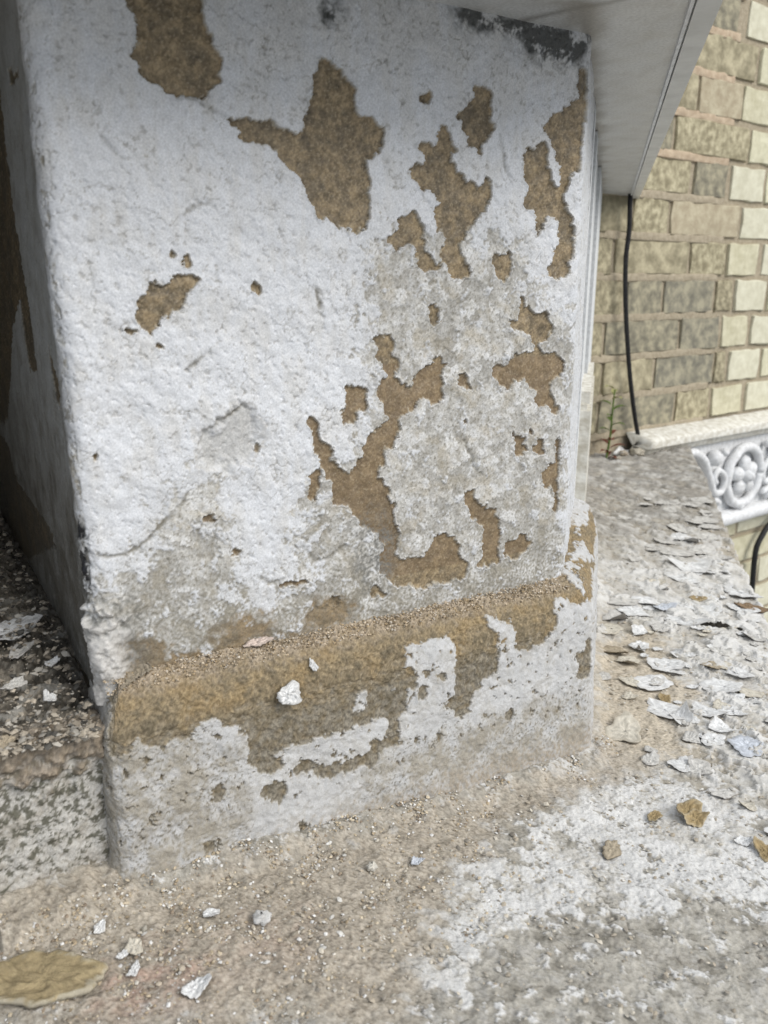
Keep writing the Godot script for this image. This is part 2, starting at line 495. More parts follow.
			if g + speck * 0.5 > 0.5:
				stone = stone.lerp(Color(0.42, 0.36, 0.26), 0.35)
			stone = stone.lerp(Color(0.45, 0.405, 0.32) * (1.0 + 0.3 * speck), old_coat * 0.7)
			c = stone.lerp(c, paint)
			if hol > 0.05:
				c = c.lerp(Color(0.30, 0.235, 0.13), hol * sstep(0.35, 0.1, hol) * 1.5 * sstep(0.0, 0.25, 0.22 - (y - 0.275) * 12.0 + wy))
			c = c.lerp(Color(0.46, 0.45, 0.425) * (1.0 + 0.25 * speck), hol * 0.7)
			c = c.lerp(Color(0.16, 0.145, 0.11), cut * clampf(0.55 + tone, 0.2, 0.85))
			var da := damp_mask.at(s + wx * 0.01, y + wy * 0.006)
			if da > 0.02:
				var earth := Color(0.27, 0.20, 0.115).lerp(Color(0.19, 0.155, 0.105), clampf(0.5 + wx + tone, 0.0, 1.0)) * (1.0 + 0.3 * speck + 0.25 * g)
				c = c.lerp(earth, clampf(da * 1.5 * sstep(-0.35, 0.1, top_n + da * 0.5 + speck * 0.3), 0.0, 0.95))
				h -= da * 0.0008
			var so := soot_mask.at(s + wx * 0.012, y + wy * 0.012)
			if so > 0.02:
				c = c.lerp(Color(0.17, 0.17, 0.16), so * clampf(0.5 + speck * 1.3 + top_n, 0.0, 0.85))
			if worn > 0.3 and paint > 0.5 and speck * 0.7 + f * 0.5 > 0.36:
				c = c.lerp(Color(0.2, 0.185, 0.15), clampf((speck * 0.7 + f * 0.5 - 0.36) * 4.0, 0.0, 0.6) * worn)
			var mo := mould_mask.at(s + wx * 0.006, y + wy * 0.004)
			if mo > 0.02:
				c = c.lerp(Color(0.035, 0.038, 0.034), clampf(mo * 1.25 * sstep(-0.5, 0.12, top_n + speck * 0.4), 0.0, 1.0) * 0.88)
			var ta := tar_mask.at(s + wx * 0.006, y + wy * 0.006)
			if ta > 0.02:
				c = c.lerp(Color(0.02, 0.022, 0.027), ta * sstep(-0.35, 0.1, top_n + speck * 0.5))
				h += ta * lump * 0.0008
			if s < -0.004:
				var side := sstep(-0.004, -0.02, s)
				c = c.lerp(Color(0.31, 0.312, 0.295) * (1.0 + 0.35 * tone + 0.1 * streak), side * 0.75 * paint)  # the side face's shade is put into its paint colour
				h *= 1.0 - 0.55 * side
				var shade_grime := clampf(0.12 + 0.6 * sstep(0.30, 0.13, y) + tone * 0.5 + streak * 0.2, 0.0, 0.92) * side  # painted shade and real grime together, stronger towards the foot
				c = c.lerp(Color(0.085, 0.076, 0.06), shade_grime)
			# a rough mortar haunch where the left corner meets the plinth
			var ha := sstep(0.017, 0.004, absf(s - 0.003) + wx * 0.006) * sstep(0.158, 0.138, y + wx * 0.016)
			if ha > 0.0:
				h += ha * (0.0035 + n_lump2.get_noise_2d(s + 3.0, y * 0.6) * 0.003)
				c = c.lerp(Color(0.63, 0.61, 0.58) * (0.95 + 0.3 * speck), ha * 0.85)
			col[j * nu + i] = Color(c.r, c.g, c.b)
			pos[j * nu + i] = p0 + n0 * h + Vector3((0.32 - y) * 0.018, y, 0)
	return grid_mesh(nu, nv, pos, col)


var profile_out := [0.004, 0.002, 0.0005, -0.001, -0.0045, -0.0105, -0.018, -0.028]
var profile_y := [-0.04, 0.02, 0.06, 0.088, 0.103, 0.1115, 0.115, 0.1185]

func plinth_profile() -> Curve2D:
	var c := Curve2D.new()
	for k in profile_out.size():
		var a := Vector2(profile_out[maxi(k - 1, 0)], profile_y[maxi(k - 1, 0)])
		var b := Vector2(profile_out[mini(k + 1, 7)], profile_y[mini(k + 1, 7)])
		var t := (b - a).normalized() * 0.003
		c.add_point(Vector2(profile_out[k], profile_y[k]), -t, t)
	return c


func plinth_mesh() -> ArrayMesh:
	var bare_mask := Mask.new(-0.06, -0.05, 0.56, 0.15, 2000)
	var worn_mask := Mask.new(-0.06, -0.05, 0.56, 0.15, 1000)
	fill(bare_mask, [-68, 1123, 95, 1282, 1409, 1302, 3207, 1257, 3295, 1019, 3272, 981, 3157, 1023, 3069, 1119, 2994, 1026, 2943, 804, 2926, 771, 2812, 775, 2726, 744, 2674, 755, 2656, 845, 2652, 921, 2527, 1040, 2454, 1041, 2471, 931, 2506, 814, 2532, 667, 2425, 672, 2368, 615, 2272, 590, 2289, 472, 2219, 349, 2131, 465, 2068, 573, 2130, 605, 2169, 665, 2108, 789, 2135, 910, 2131, 995, 1997, 1016, 1902, 1023, 1782, 936, 1847, 857, 1874, 744, 1792, 658, 1724, 514, 1701, 384, 1549, 293, 1339, 263, 1064, 343, 972, 430, 879, 434, 760, 496, 738, 534, 737, 615, 772, 709, 843, 689, 749, 727, 658, 771, 605, 834, 520, 833, 436, 833, 375, 745, 298, 802, 216, 780, 117, 837, 35, 776, -39, 798])
	fill(bare_mask, [3253, 722, 3299, 736, 3343, 601, 3337, 424, 3269, 389, 3201, 482])
	fill(bare_mask, [2553, 361, 2666, 393, 2639, 301, 2582, 292])
	fill(bare_mask, [2004, 771, 2067, 756, 2041, 705, 2003, 726])
	fill(bare_mask, [1891, 709, 1940, 696, 1927, 632, 1897, 651])
	fill(bare_mask, [502, 441, 579, 437, 594, 369, 534, 337, 501, 369])
	fill(bare_mask, [444, 128, 521, 131, 538, 83, 460, 80])
	fill(bare_mask, [815, 396, 938, 379, 975, 259, 890, 243, 811, 313])
	fill(bare_mask, [1010, 71, 1118, 55, 1105, 3, 1030, 30])
	fill(bare_mask, [206, 428, 278, 424, 284, 381, 221, 393])
	erase(bare_mask, [914, 537, 941, 440, 1021, 389, 1124, 403, 1228, 351, 1474, 383, 1601, 413, 1681, 519, 1554, 574, 1410, 581, 1269, 588, 1098, 566, 997, 557])
	erase(bare_mask, [1422, 753, 1490, 755, 1516, 690, 1459, 640, 1419, 676])
	erase(bare_mask, [1673, 820, 1745, 816, 1743, 750, 1686, 751])
	fill(worn_mask, [-24, 930, 436, 833, 760, 496, 780, 299, 733, -9, 603, -157, 313, -107, -10, -39, -111, 2])
	fill(worn_mask, [1606, 303, 2210, 408, 3069, 327, 3352, 332, 3392, -320, 2381, -157, 1747, -166, 1316, -85])
	bare_mask.soften(14)
	worn_mask.soften(16)
	var path := pier_path(Vector3(0.001, 0, 0), Vector3(0.3355, 0, 0), 0.0105, 0.007)
	var prof := plinth_profile()
	var length := prof.get_baked_length()
	var ss := steps(-0.05, -0.012, 0.002, 0.0008)
	ss.append_array(steps(-0.012, 0.347, 0.00064, 0.00064))
	ss.append_array(steps(0.347, 0.3355 + 0.225, 0.0008, 0.003))
	var vs := steps(0.0, length, 0.00064, 0.00064)
	var nu := ss.size()
	var nv := vs.size()
	var pos := PackedVector3Array()
	var col := PackedColorArray()
	pos.resize(nu * nv)
	col.resize(nu * nv)
	var n_warp := noise(31, 0.008, 4)
	var n_warp2 := noise(32, 0.008, 4)
	var n_fine := noise(33, 0.002, 2)
	var n_lump := noise(34, 0.007, 4)
	var n_big := noise(35, 0.055, 3)
	var n_grain := noise(36, 0.0017, 2)
	var n_hole := noise(37, 0.011, 4)
	n_hole.fractal_gain = 0.6
	var n_tone := noise(38, 0.028, 4)
	var n_speck := noise(39, 0.0032, 3)
	for j in nv:
		var v := vs[j] - 0.04
		var at := prof.sample_baked(vs[j], true)
		var ahead := prof.sample_baked(minf(vs[j] + 0.001, length), true) - prof.sample_baked(maxf(vs[j] - 0.001, 0.0), true)
		ahead = ahead.normalized()
		for i in nu:
			var s := ss[i]
			path.go(s)
			var wx := n_warp.get_noise_2d(s, v)
			var wy := n_warp2.get_noise_2d(s, v)
			var f := n_fine.get_noise_2d(s, v)
			var g := n_grain.get_noise_2d(s, v)
			var speck := n_speck.get_noise_2d(s, v)
			var lump := n_lump.get_noise_2d(s, v)
			var tone := n_tone.get_noise_2d(s, v)
			var hole := n_hole.get_noise_2d(s, v)
			var b := bare_mask.at(s + wx * 0.003 + f * 0.0006, v + wy * 0.003)
			b = clampf(b + (hole * 0.75 + speck * 0.22) * 4.0 * b * (1.0 - b) * 0.75, 0.0, 1.0)
			if s < 0.006:
				b = maxf(b, sstep(0.097, 0.11, v + wx * 0.01))
			if s > 0.318:
				b = lerpf(b, sstep(0.0, 0.07, n_big.get_noise_2d(s * 0.55 + 0.4, v * 1.6) + wx * 0.18 + 0.03) * 0.95, sstep(0.318, 0.328, s + wx * 0.006) * sstep(0.09, 0.1, v))
			var worn := worn_mask.at(s + wx * 0.006, v + wy * 0.006)
			# small holes through the paint
			b = maxf(b, sstep(0.37, 0.47, hole + worn * 0.04 + 0.05 * sstep(0.05, 0.09, v)) * 0.85 * sstep(0.0, 0.04, v))
			var paint := 1.0 - sstep(0.46, 0.54, b)
			var rim := sstep(0.25, 0.46, b) * paint
			var dust := sstep(0.104, 0.116, v + wx * 0.006) * (1.0 - sstep(0.31, 0.325, s + wx * 0.01))
			var low := sstep(0.012, -0.008, v + wy * 0.012)
			var h := n_big.get_noise_2d(s, v) * 0.0022 + lump * 0.0005
			h += paint * (0.0011 + lump * 0.00022 + f * 0.00012 + rim * 0.0003 + worn * (speck * 0.00032 + g * 0.0002 + hole * 0.0005))
			h += (1.0 - paint) * (g * 0.00035 + speck * 0.0006 + wx * 0.0012)
			h += dust * (speck * 0.0008 + g * 0.0006)
			var c := Color(0.66, 0.665, 0.67) * (0.95 + 0.18 * tone + 0.06 * speck)
			# thin grey wash and dirt in the paint
			c = c.lerp(Color(0.36, 0.34, 0.30), clampf(sstep(-0.18, 0.42, wx * 0.6 + speck * 0.3 + tone * 0.7) * (0.42 + worn * 0.5), 0.0, 0.9))
			if speck + g * 0.5 > 0.22:
				c = c.lerp(Color(0.19, 0.175, 0.14), clampf((speck + g * 0.5 - 0.22) * (0.5 + worn * 4.2), 0.0, 0.85))
			c = c.lerp(Color(0.40, 0.37, 0.315) * (1.0 + 0.3 * speck), worn * clampf(0.45 + tone * 0.8 + hole * 0.5, 0.0, 0.8))
			c = c.lerp(Color(0.52, 0.49, 0.43), rim * 0.5)
			c = c.lerp(Color(0.44, 0.385, 0.315), low * clampf(0.62 + speck, 0.0, 0.9))
			# bare stone: ochre along the lip, browner below
			var stone := Color(0.30, 0.24, 0.155).lerp(Color(0.215, 0.178, 0.12), clampf(sstep(0.105, 0.07, v) + wx * 0.8, 0.0, 1.0))
			stone = stone.lerp(Color(0.31, 0.22, 0.11), clampf(tone * 1.2 + wy * 0.6, 0.0, 0.5) * sstep(0.07, 0.09, v))
			stone = stone.lerp(Color(0.145, 0.125, 0.09), clampf(-tone * 0.9 + wx * 0.8, 0.0, 0.75))
			stone = stone.lerp(Color(0.40, 0.32, 0.2), sstep(0.12, 0.45, wy + 0.3 * speck) * 0.45)
			stone = stone.lerp(Color(0.27, 0.25, 0.21), sstep(0.094, 0.07, v + wx * 0.02) * clampf(0.55 + wy, 0.0, 0.85))
			stone = stone * (1.0 + 0.4 * g + 0.4 * speck)
			c = stone.lerp(c, paint)
			c = c.lerp(Color(0.43, 0.36, 0.275) * (1.0 + 0.4 * g + 0.35 * speck), dust * clampf(0.8 + hole, 0.0, 1.0))
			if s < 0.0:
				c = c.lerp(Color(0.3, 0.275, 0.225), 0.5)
			# the path's normal turned up with the profile
			var out := path.n * ahead.y + Vector3.UP * -ahead.x
			var drop := -0.006 * sstep(0.12, -0.02, s) * 0.0
			col[j * nu + i] = Color(c.r, c.g, c.b)
			pos[j * nu + i] = path.p + path.n * at.x + Vector3(0, at.y + drop, 0) + out * h
	return grid_mesh(nu, nv, pos, col)


# ---------------------------------------------------------------- the ledge

func ledge_base(x: float, z: float) -> float:
	return -0.02 * sstep(0.0, 0.33, x) * (1.0 - sstep(0.05, 0.6, -z))


var n_ledge := noise(51, 0.12, 3)

func ledge_y(x: float, z: float) -> float:
	return ledge_base(x, z) + n_ledge.get_noise_2d(x, z) * 0.0035


func ledge_mesh() -> ArrayMesh:
	var white_mask := Mask.new(-0.2, -0.8, 1.3, 0.3, 700)
	var sand_mask := Mask.new(-0.2, -0.8, 1.3, 0.3, 700)
	var red_mask := Mask.new(-0.2, -0.8, 1.3, 0.3, 700)
	fill(white_mask, [906, 1506, 1100, 1314, 1194, 1107, 1429, 936, 1543, 748, 1825, 681, 2287, 571, 2826, 431, 3447, 461, 3830, 654, 4106, 1086, 3213, 1719, 3014, 1609, 2808, 1436, 2460, 1389, 2298, 1249, 2037, 1214, 1761, 1213, 1526, 1263, 1330, 1424, 1156, 1441, 1018, 1562])
	fill(white_mask, [6490, -3067, 7738, -3261, 7969, -2355, 7100, -1101, 4287, 917, 4400, 365, 4860, -311, 5711, -1546, 5250, -1785])
	fill(white_mask, [3606, -92, 3871, 60, 3732, 736, 2888, 264])
	fill(sand_mask, [-674, -134, -46, -27, 1161, 202, 2277, 172, 3296, 126, 4913, -1438, 5711, -1546, 4934, -268, 3977, 442, 3134, 393, 2412, 418, 1707, 648, 1457, 818, 1166, 1168, 858, 1482, -747, 586])
	fill(red_mask, [375, 660, 634, 679, 596, 887, 368, 941, 256, 778])
	fill(red_mask, [712, 1087, 1026, 1208, 965, 1412, 676, 1353])
	fill(red_mask, [2028, 454, 2435, 489, 2383, 693, 1991, 653])
	fill(red_mask, [-297, 662, 193, 743, 209, 1103, -325, 796])
	white_mask.soften(18)
	sand_mask.soften(18)
	red_mask.soften(24)
	var xs := steps(-0.22, -0.08, 0.004, 0.001)
	xs.append_array(steps(-0.08, 0.34, 0.0008, 0.0008))
	xs.append_array(steps(0.34, 0.7, 0.0009, 0.0018))
	xs.append_array(steps(0.7, 1.42, 0.0018, 0.004))
	var zs := steps(-0.84, -0.3, 0.004, 0.0024)
	zs.append_array(steps(-0.3, -0.02, 0.0022, 0.0009))
	zs.append_array(steps(-0.02, 0.25, 0.0008, 0.0008))
	zs.append_array(steps(0.25, 0.30, 0.001, 0.003))
	var nu := xs.size()
	var nv := zs.size()
	var pos := PackedVector3Array()
	var col := PackedColorArray()
	var keep := PackedByteArray()
	pos.resize(nu * nv)
	col.resize(nu * nv)
	keep.resize(nu * nv)
	var n_warp := noise(52, 0.016, 4)
	var n_warp2 := noise(53, 0.016, 4)
	var n_flake := noise(54, 0.019, 5)
	n_flake.fractal_gain = 0.64
	var n_grain := noise(55, 0.0022, 2)
	var n_speck := noise(56, 0.0042, 3)
	var n_tone := noise(57, 0.05, 4)
	var n_lump := noise(58, 0.014, 3)
	var c_plate := cells(59, 0.021)
	var c_small := cells(60, 0.0075)
	var n_crack := noise(61, 0.09, 4)
	for j in nv:
		var z := zs[j]
		for i in nu:
			var x := xs[i]
			var o := j * nu + i
			var d := Vector3(x - 0.316, 0, z + 0.02).dot(CN)
			var under_pier := z < -0.014 and x > 0.02 and d < 0.006
			var gone := d > 0.235 or z > 0.285 or under_pier or (x < 0.01 and z < -0.045) or (Vector3(x, 0, z) - WALL_AT).dot(WN) < -0.03
			keep[o] = 0 if gone else 1
			if gone:
				pos[o] = Vector3(x, -0.02, z)
				continue
			var wx := n_warp.get_noise_2d(x, z)
			var wz := n_warp2.get_noise_2d(x, z)
			var g := n_grain.get_noise_2d(x, z)
			var speck := n_speck.get_noise_2d(x, z)
			var fl := n_flake.get_noise_2d(x, z)
			var tone := n_tone.get_noise_2d(x, z)
			var lump := n_lump.get_noise_2d(x, z)
			# old coating lies in thin overlapping scales: each tilts up towards a broken, lifted edge
			var a := x + wx * 0.012 + lump * 0.006
			var b := z + wz * 0.012
			var plate := c_plate.get_noise_2d(a * 1.25, b * 0.62)
			var small := c_small.get_noise_2d(a * 1.2, b * 0.7)
			var row := (a + b * 0.12 + plate * 0.012 + tone * 0.02) / 0.031
			var saw := row - floorf(row)
			var row2 := (a * 0.93 + b * 0.22 + small * 0.008 + plate * 0.01) / 0.0135
			var saw2 := row2 - floorf(row2)
			var white := white_mask.at(x + wx * 0.014, z + wz * 0.014)
			var sand := sand_mask.at(x + wx * 0.014, z + wz * 0.014)
			var red := red_mask.at(x + wx * 0.02, z + wz * 0.02)
			var scaly := sstep(0.30, 0.44, x - z * 0.3 + wx * 0.05) * (1.0 - 0.93 * sand)
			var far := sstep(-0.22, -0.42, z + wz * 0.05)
			var flaked := sstep(-0.04, 0.04, fl * 1.5 + (white - 0.5) * 0.9 + g * 0.07 + wx * 0.2 + small * 0.16) * (1.0 - 0.92 * sand)
			var y := ledge_y(x, z) + lump * 0.0014
			var fine := 1.0 - 0.5 * far
			y += (g * 0.0003 + speck * 0.0005) * fine
			y += sand * (lump * 0.0003 - speck * 0.0003)
			y += flaked * (0.0007 + small * 0.00015 + g * 0.0002)
			var lifted := sstep(-0.25, 0.2, plate)
			y += scaly * ((1.0 - saw) * (1.0 - saw) * 0.0030 * lifted + (1.0 - saw2) * 0.0009 * sstep(-0.2, 0.3, fl + wz * 0.5) + plate * 0.0012)
			# sand heaped in the angle at the foot of the plinth
			if x > -0.06 and x < 0.345:
				y += 0.0065 * sstep(0.022 + wx * 0.006, 0.002, z - 0.002)
			elif x >= 0.345:
				y += 0.004 * sstep(0.02, 0.0, d - 0.03)
			if x < 0.0:
				y += 0.005 * sstep(0.02, -0.02, z + wx * 0.01)
			# nosing: the top rounds over and drops at the outer edge of the canted side
			var edge := d - 0.203 - wx * 0.004
			var p := Vector3(x, y, z)
			if edge > 0.0:
				p -= CN * (edge - minf(edge, 0.004) * 0.6)
				p.y -= edge * 2.2
			# colours
			var grey := Color(0.37, 0.35, 0.31).lerp(Color(0.48, 0.46, 0.415), clampf(0.5 + tone * 1.1 + lump * 0.4, 0.0, 1.0))
			grey = grey.lerp(Color(0.19, 0.178, 0.15), clampf(sstep(0.05, 0.5, wx + speck * 0.4) * 0.7, 0.0, 1.0))
			grey = grey.lerp(Color(0.45, 0.44, 0.42), clampf(sstep(0.1, 0.5, wz + g * 0.3) * 0.6, 0.0, 1.0))
			grey *= 1.0 + 0.25 * g + 0.25 * speck
			var c := grey
			var san := Color(0.475, 0.425, 0.355).lerp(Color(0.375, 0.333, 0.275), clampf(0.5 + tone * 1.0 + wx * 0.6, 0.0, 1.0))
			san = san.lerp(Color(0.60, 0.53, 0.425), sstep(0.33, 0.40, x + wx * 0.03) * 0.85)
			san = san.lerp(Color(0.44, 0.32, 0.26), clampf(red * (0.65 + wz), 0.0, 1.0))
			san *= 1.0 + 0.5 * g + 0.25 * speck + 0.2 * wz
			if speck > 0.34:
				san = san.lerp(Color(0.55, 0.51, 0.44), clampf((speck - 0.34) * 4.0, 0.0, 0.55))
			elif speck < -0.36:
				san = san.lerp(Color(0.18, 0.15, 0.11), clampf((-0.36 - speck) * 4.0, 0.0, 0.5))
			c = c.lerp(san, sand * clampf(0.95 + fl * 0.3, 0.0, 1.0))
			var pale := Color(0.73, 0.73, 0.725) * (0.97 + 0.06 * plate + 0.12 * g)
			pale = pale.lerp(Color(0.47, 0.44, 0.38), clampf(sstep(0.1, 0.6, tone + speck * 0.6), 0.0, 0.5))
			c = c.lerp(pale, flaked * 0.95)
			var scale_c := Color(0.60, 0.578, 0.53) * (1.0 + 0.18 * plate + 0.14 * small + 0.15 * g)
			scale_c = scale_c.lerp(Color(0.72, 0.715, 0.70), sstep(0.05, 0.4, plate + small * 0.25 + wz * 0.4) * 0.85)
			scale_c = scale_c.lerp(Color(0.43, 0.375, 0.29), sstep(0.2, 0.5, -plate + wx * 0.6) * 0.6)
			c = c.lerp(scale_c, scaly * (1.0 - flaked * 0.5) * 0.92)
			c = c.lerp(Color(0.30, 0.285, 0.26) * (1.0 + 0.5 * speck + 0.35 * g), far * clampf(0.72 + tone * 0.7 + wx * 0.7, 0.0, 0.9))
			# a few cracks in the concrete near the front
			var cr := absf(n_crack.get_noise_2d(x, z))
			if cr < 0.006 and z > 0.1 and x > 0.1:
				c = c.lerp(Color(0.09, 0.08, 0.065), 0.6)
				p.y -= 0.0007
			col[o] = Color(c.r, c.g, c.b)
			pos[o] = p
	return grid_mesh(nu, nv, pos, col, keep)


# ---------------------------------------------------------------- the recess on the left

func recess_mesh() -> ArrayMesh:
	var xs := steps(-0.232, 0.004, 0.0013, 0.0008)
	var vs := steps(0.0, 0.13, 0.0008, 0.0008)
	vs.append_array(steps(0.13, 0.52, 0.001, 0.006))
	var nu := xs.size()
	var nv := vs.size()
	var pos := PackedVector3Array()
	var col := PackedColorArray()
	pos.resize(nu * nv)
	col.resize(nu * nv)
	var n_warp := noise(71, 0.02, 4)
	var n_mould := noise(72, 0.008, 5)
	n_mould.fractal_gain = 0.7
	var n_grain := noise(73, 0.0022, 2)
	var n_speck := noise(74, 0.005, 3)
	var n_lump := noise(75, 0.016, 4)
	var c_chip := cells(76, 0.009)
	for j in nv:
		var v := vs[j] - 0.02
		for i in nu:
			var x := xs[i]
			var wx := n_warp.get_noise_2d(x, v)
			var m := n_mould.get_noise_2d(x, v)
			var g := n_grain.get_noise_2d(x, v)
			var speck := n_speck.get_noise_2d(x, v)
			var lump := n_lump.get_noise_2d(x, v)
			var chip := c_chip.get_noise_2d(x, v)
			# face up to v = 0.082, lip to 0.1, then the top runs back
			var t := sstep(0.078, 0.1, v)
			var face := Vector3(x, v, -0.013)
			var top := Vector3(x, 0.0885 + 0.02 * sstep(0.1, 0.22, v), -0.013 - maxf(v - 0.092, 0.0))
			var p := face.lerp(top, t)
			var n := Vector3(0, t, 1.0 - t).normalized()
			var lip := sstep(0.062, 0.084, v + lump * 0.02) * sstep(0.135, 0.098, v)
			var h := lump * (0.0016 + 0.0020 * t + 0.0012 * lip) + speck * (0.0005 + 0.0010 * t + 0.0008 * lip) + g * 0.0007 + lip * 0.0045
			h += t * chip * 0.001
			var c := Color(0.57, 0.56, 0.535) * (1.0 + 0.15 * wx + 0.2 * g)
			c = c.lerp(Color(0.36, 0.33, 0.28), sstep(0.0, 0.4, wx + speck * 0.4) * 0.6)
			var high := sstep(-0.01, 0.07, v)
			c = c.lerp(Color(0.12, 0.118, 0.09), sstep(0.04, 0.16, m + high * 0.24 - 0.17 + speck * 0.25) * 0.88)
			c = c.lerp(Color(0.36, 0.30, 0.23) * (1.0 + 0.4 * g), sstep(0.02, -0.01, v + wx * 0.012))
			if lip > 0.3:
				c = c.lerp(Color(0.30, 0.25, 0.195) * (1.0 + 0.7 * speck + 0.5 * g), lip * 0.85)
			var tc := Color(0.43, 0.39, 0.33).lerp(Color(0.17, 0.155, 0.13), clampf(0.5 + m * 1.6, 0.0, 1.0)) * (1.0 + 0.5 * speck + 0.5 * g)
			if chip > 0.62:
				tc = tc.lerp(Color(0.52, 0.51, 0.48), 0.75)
			elif chip < -0.7:
				tc = tc.lerp(Color(0.06, 0.056, 0.05), 0.6)
			tc = tc.lerp(Color(0.34, 0.31, 0.26), sstep(0.16, 0.3, v) * 0.5)
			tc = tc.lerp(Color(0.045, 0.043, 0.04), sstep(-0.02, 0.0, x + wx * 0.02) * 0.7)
			c = c.lerp(tc, sstep(0.1, 0.122, v + lump * 0.02))
			col[j * nu + i] = Color(c.r, c.g, c.b)
			pos[j * nu + i] = p + n * h
	return grid_mesh(nu, nv, pos, col)


# ---------------------------------------------------------------- solids

# A prism: outline in (x, z), from y0 to y1, as a mesh with flat faces.
func prism(outline: PackedVector2Array, y0: float, y1: float) -> ArrayMesh:
	var st := SurfaceTool.new()
	st.begin(Mesh.PRIMITIVE_TRIANGLES)
	st.set_smooth_group(-1)
	var n := outline.size()
	var tri := Geometry2D.triangulate_polygon(outline)
	for side in 2:
		var y := y0 if side == 0 else y1
		for t in range(0, tri.size(), 3):
			var q := [tri[t], tri[t + 1], tri[t + 2]]
			var a := outline[q[0]]
			var b := outline[q[1]]
			var c := outline[q[2]]
			var turn := (b - a).cross(c - a) > 0.0
			if turn == (side == 0):
				q = [q[0], q[2], q[1]]
			for k in q:
				st.add_vertex(Vector3(outline[k].x, y, outline[k].y))
	var area := 0.0
	for i in n:
		area += outline[i].cross(outline[(i + 1) % n])
	for i in n:
		var a := outline[i]
		var b := outline[(i + 1) % n]
		if area < 0.0:
			var s := a
			a = b
			b = s
		var v := [Vector3(a.x, y0, a.y), Vector3(b.x, y0, b.y), Vector3(b.x, y1, b.y), Vector3(a.x, y1, a.y)]
		for k in [0, 1, 2, 0, 2, 3]:
			st.add_vertex(v[k])
	st.generate_normals()
	return st.commit()


# A bar with rounded edges, centred, its face towards +z uneven; used for bricks and mortar beds.
func lump_box(w: float, h: float, d: float, s: int, edge := 0.004, rough := 0.0012, inner := 2) -> ArrayMesh:
	var n := noise(s, 0.03, 3)
	var xs: Array[float] = [-w / 2, -w / 2 + edge]
	for k in inner:
		xs.append(lerpf(-w / 2, w / 2, (k + 1.0) / (inner + 1.0)))
	xs.append(w / 2 - edge)
	xs.append(w / 2)
	var ys := [-h / 2, -h / 2 + edge, 0.0, h / 2 - edge, h / 2]
	var nu := xs.size()
	var nv := 5
	var pos := PackedVector3Array()
	var col := PackedColorArray()
	for j in range(-1, nv + 1):
		for i in range(-1, nu + 1):
			var ii := clampi(i, 0, nu - 1)
			var jj := clampi(j, 0, nv - 1)
			var x: float = xs[ii]
			var y: float = ys[jj]
			var rim := ii == 0 or jj == 0 or ii == nu - 1 or jj == nv - 1
			var z := d / 2 + n.get_noise_2d(x * 1.3 + s * 0.37, y * 1.3) * rough * 1.5
			if rim:
				z -= edge * (0.55 + 0.5 * n.get_noise_2d(x * 2.0, y * 2.0 + s))
				x += n.get_noise_2d(y * 3.0, s * 1.1) * rough * 1.6
				y += n.get_noise_2d(x * 3.0, s * 2.3) * rough * 1.6
			if i != ii or j != jj:
				z = -d / 2
			pos.append(Vector3(x, y, z))
			col.append(Color.WHITE)
	return grid_mesh(nu + 2, nv + 2, pos, col)


func tube(points: PackedVector3Array, r0: float, r1: float, sides := 8, out := Vector3.BACK) -> ArrayMesh:
	var nv := points.size()
	var pos := PackedVector3Array()
	var col := PackedColorArray()
	for j in range(-1, nv + 1):
		var k := clampi(j, 0, nv - 1)
		var t := (points[mini(k + 1, nv - 1)] - points[maxi(k - 1, 0)]).normalized()
		var a := t.cross(out).normalized()
		var b := a.cross(t).normalized()
		var r := lerpf(r0, r1, float(k) / maxf(nv - 1, 1)) if j == k else 0.0
		for i in sides + 1:
			var ang := TAU * i / sides
			pos.append(points[k] + (a * cos(ang) + b * sin(ang)) * r)
			col.append(Color.WHITE)
	return grid_mesh(sides + 1, nv + 2, pos, col, PackedByteArray(), true)


func spline(pts: Array, n: int) -> PackedVector3Array:
	var c := Curve3D.new()
	c.bake_interval = 0.002
	for k in pts.size():
		var t: Vector3 = (pts[mini(k + 1, pts.size() - 1)] - pts[maxi(k - 1, 0)]) / 6.0
		c.add_point(pts[k], -t, t)
	var out := PackedVector3Array()
	for k in n + 1:
		out.append(c.sample_baked(c.get_baked_length() * k / n))
	return out


# A rounded, slightly irregular boss: rx by ry across, rz high, towards +z.
func boss(rx: float, ry: float, rz: float, s: int, rings := 7, around := 14) -> ArrayMesh:
	var n := noise(s, 0.7, 2)
	var pos := PackedVector3Array()
	var col := PackedColorArray()
	for j in rings + 1:
		var phi := PI * 0.62 * j / rings
		for i in around + 1:
			var a := TAU * (i % around) / around
			var k := 1.0 + 0.14 * n.get_noise_3d(cos(a) * sin(phi), sin(a) * sin(phi), cos(phi))
			pos.append(Vector3(cos(a) * sin(phi) * rx, sin(a) * sin(phi) * ry, cos(phi) * rz) * k)
			col.append(Color.WHITE)
	return grid_mesh(around + 1, rings + 1, pos, col)


# An extruded moulding: profile in (out, y), along x from 0 to length, in small waves.
func moulding(profile: Array, length: float, s: int) -> ArrayMesh:
	var n := noise(s, 0.05, 3)
	var nu := maxi(2, int(length / 0.02))
	var pos := PackedVector3Array()
	var col := PackedColorArray()
	for j in profile.size():
		for i in range(-1, nu + 1):
			var x := length * clampi(i, 0, nu - 1) / (nu - 1)
			var p: Vector2 = profile[j]
			if i < 0 or i == nu:
				p = (profile[0] + profile[profile.size() - 1] + profile[profile.size() / 2]) / 3.0
			pos.append(Vector3(x, p.y + n.get_noise_2d(x, j * 0.3) * 0.0012, p.x + n.get_noise_2d(x, j * 0.3 + 9.0) * 0.001))
			col.append(Color.WHITE)
	return grid_mesh(nu + 2, profile.size(), pos, col)


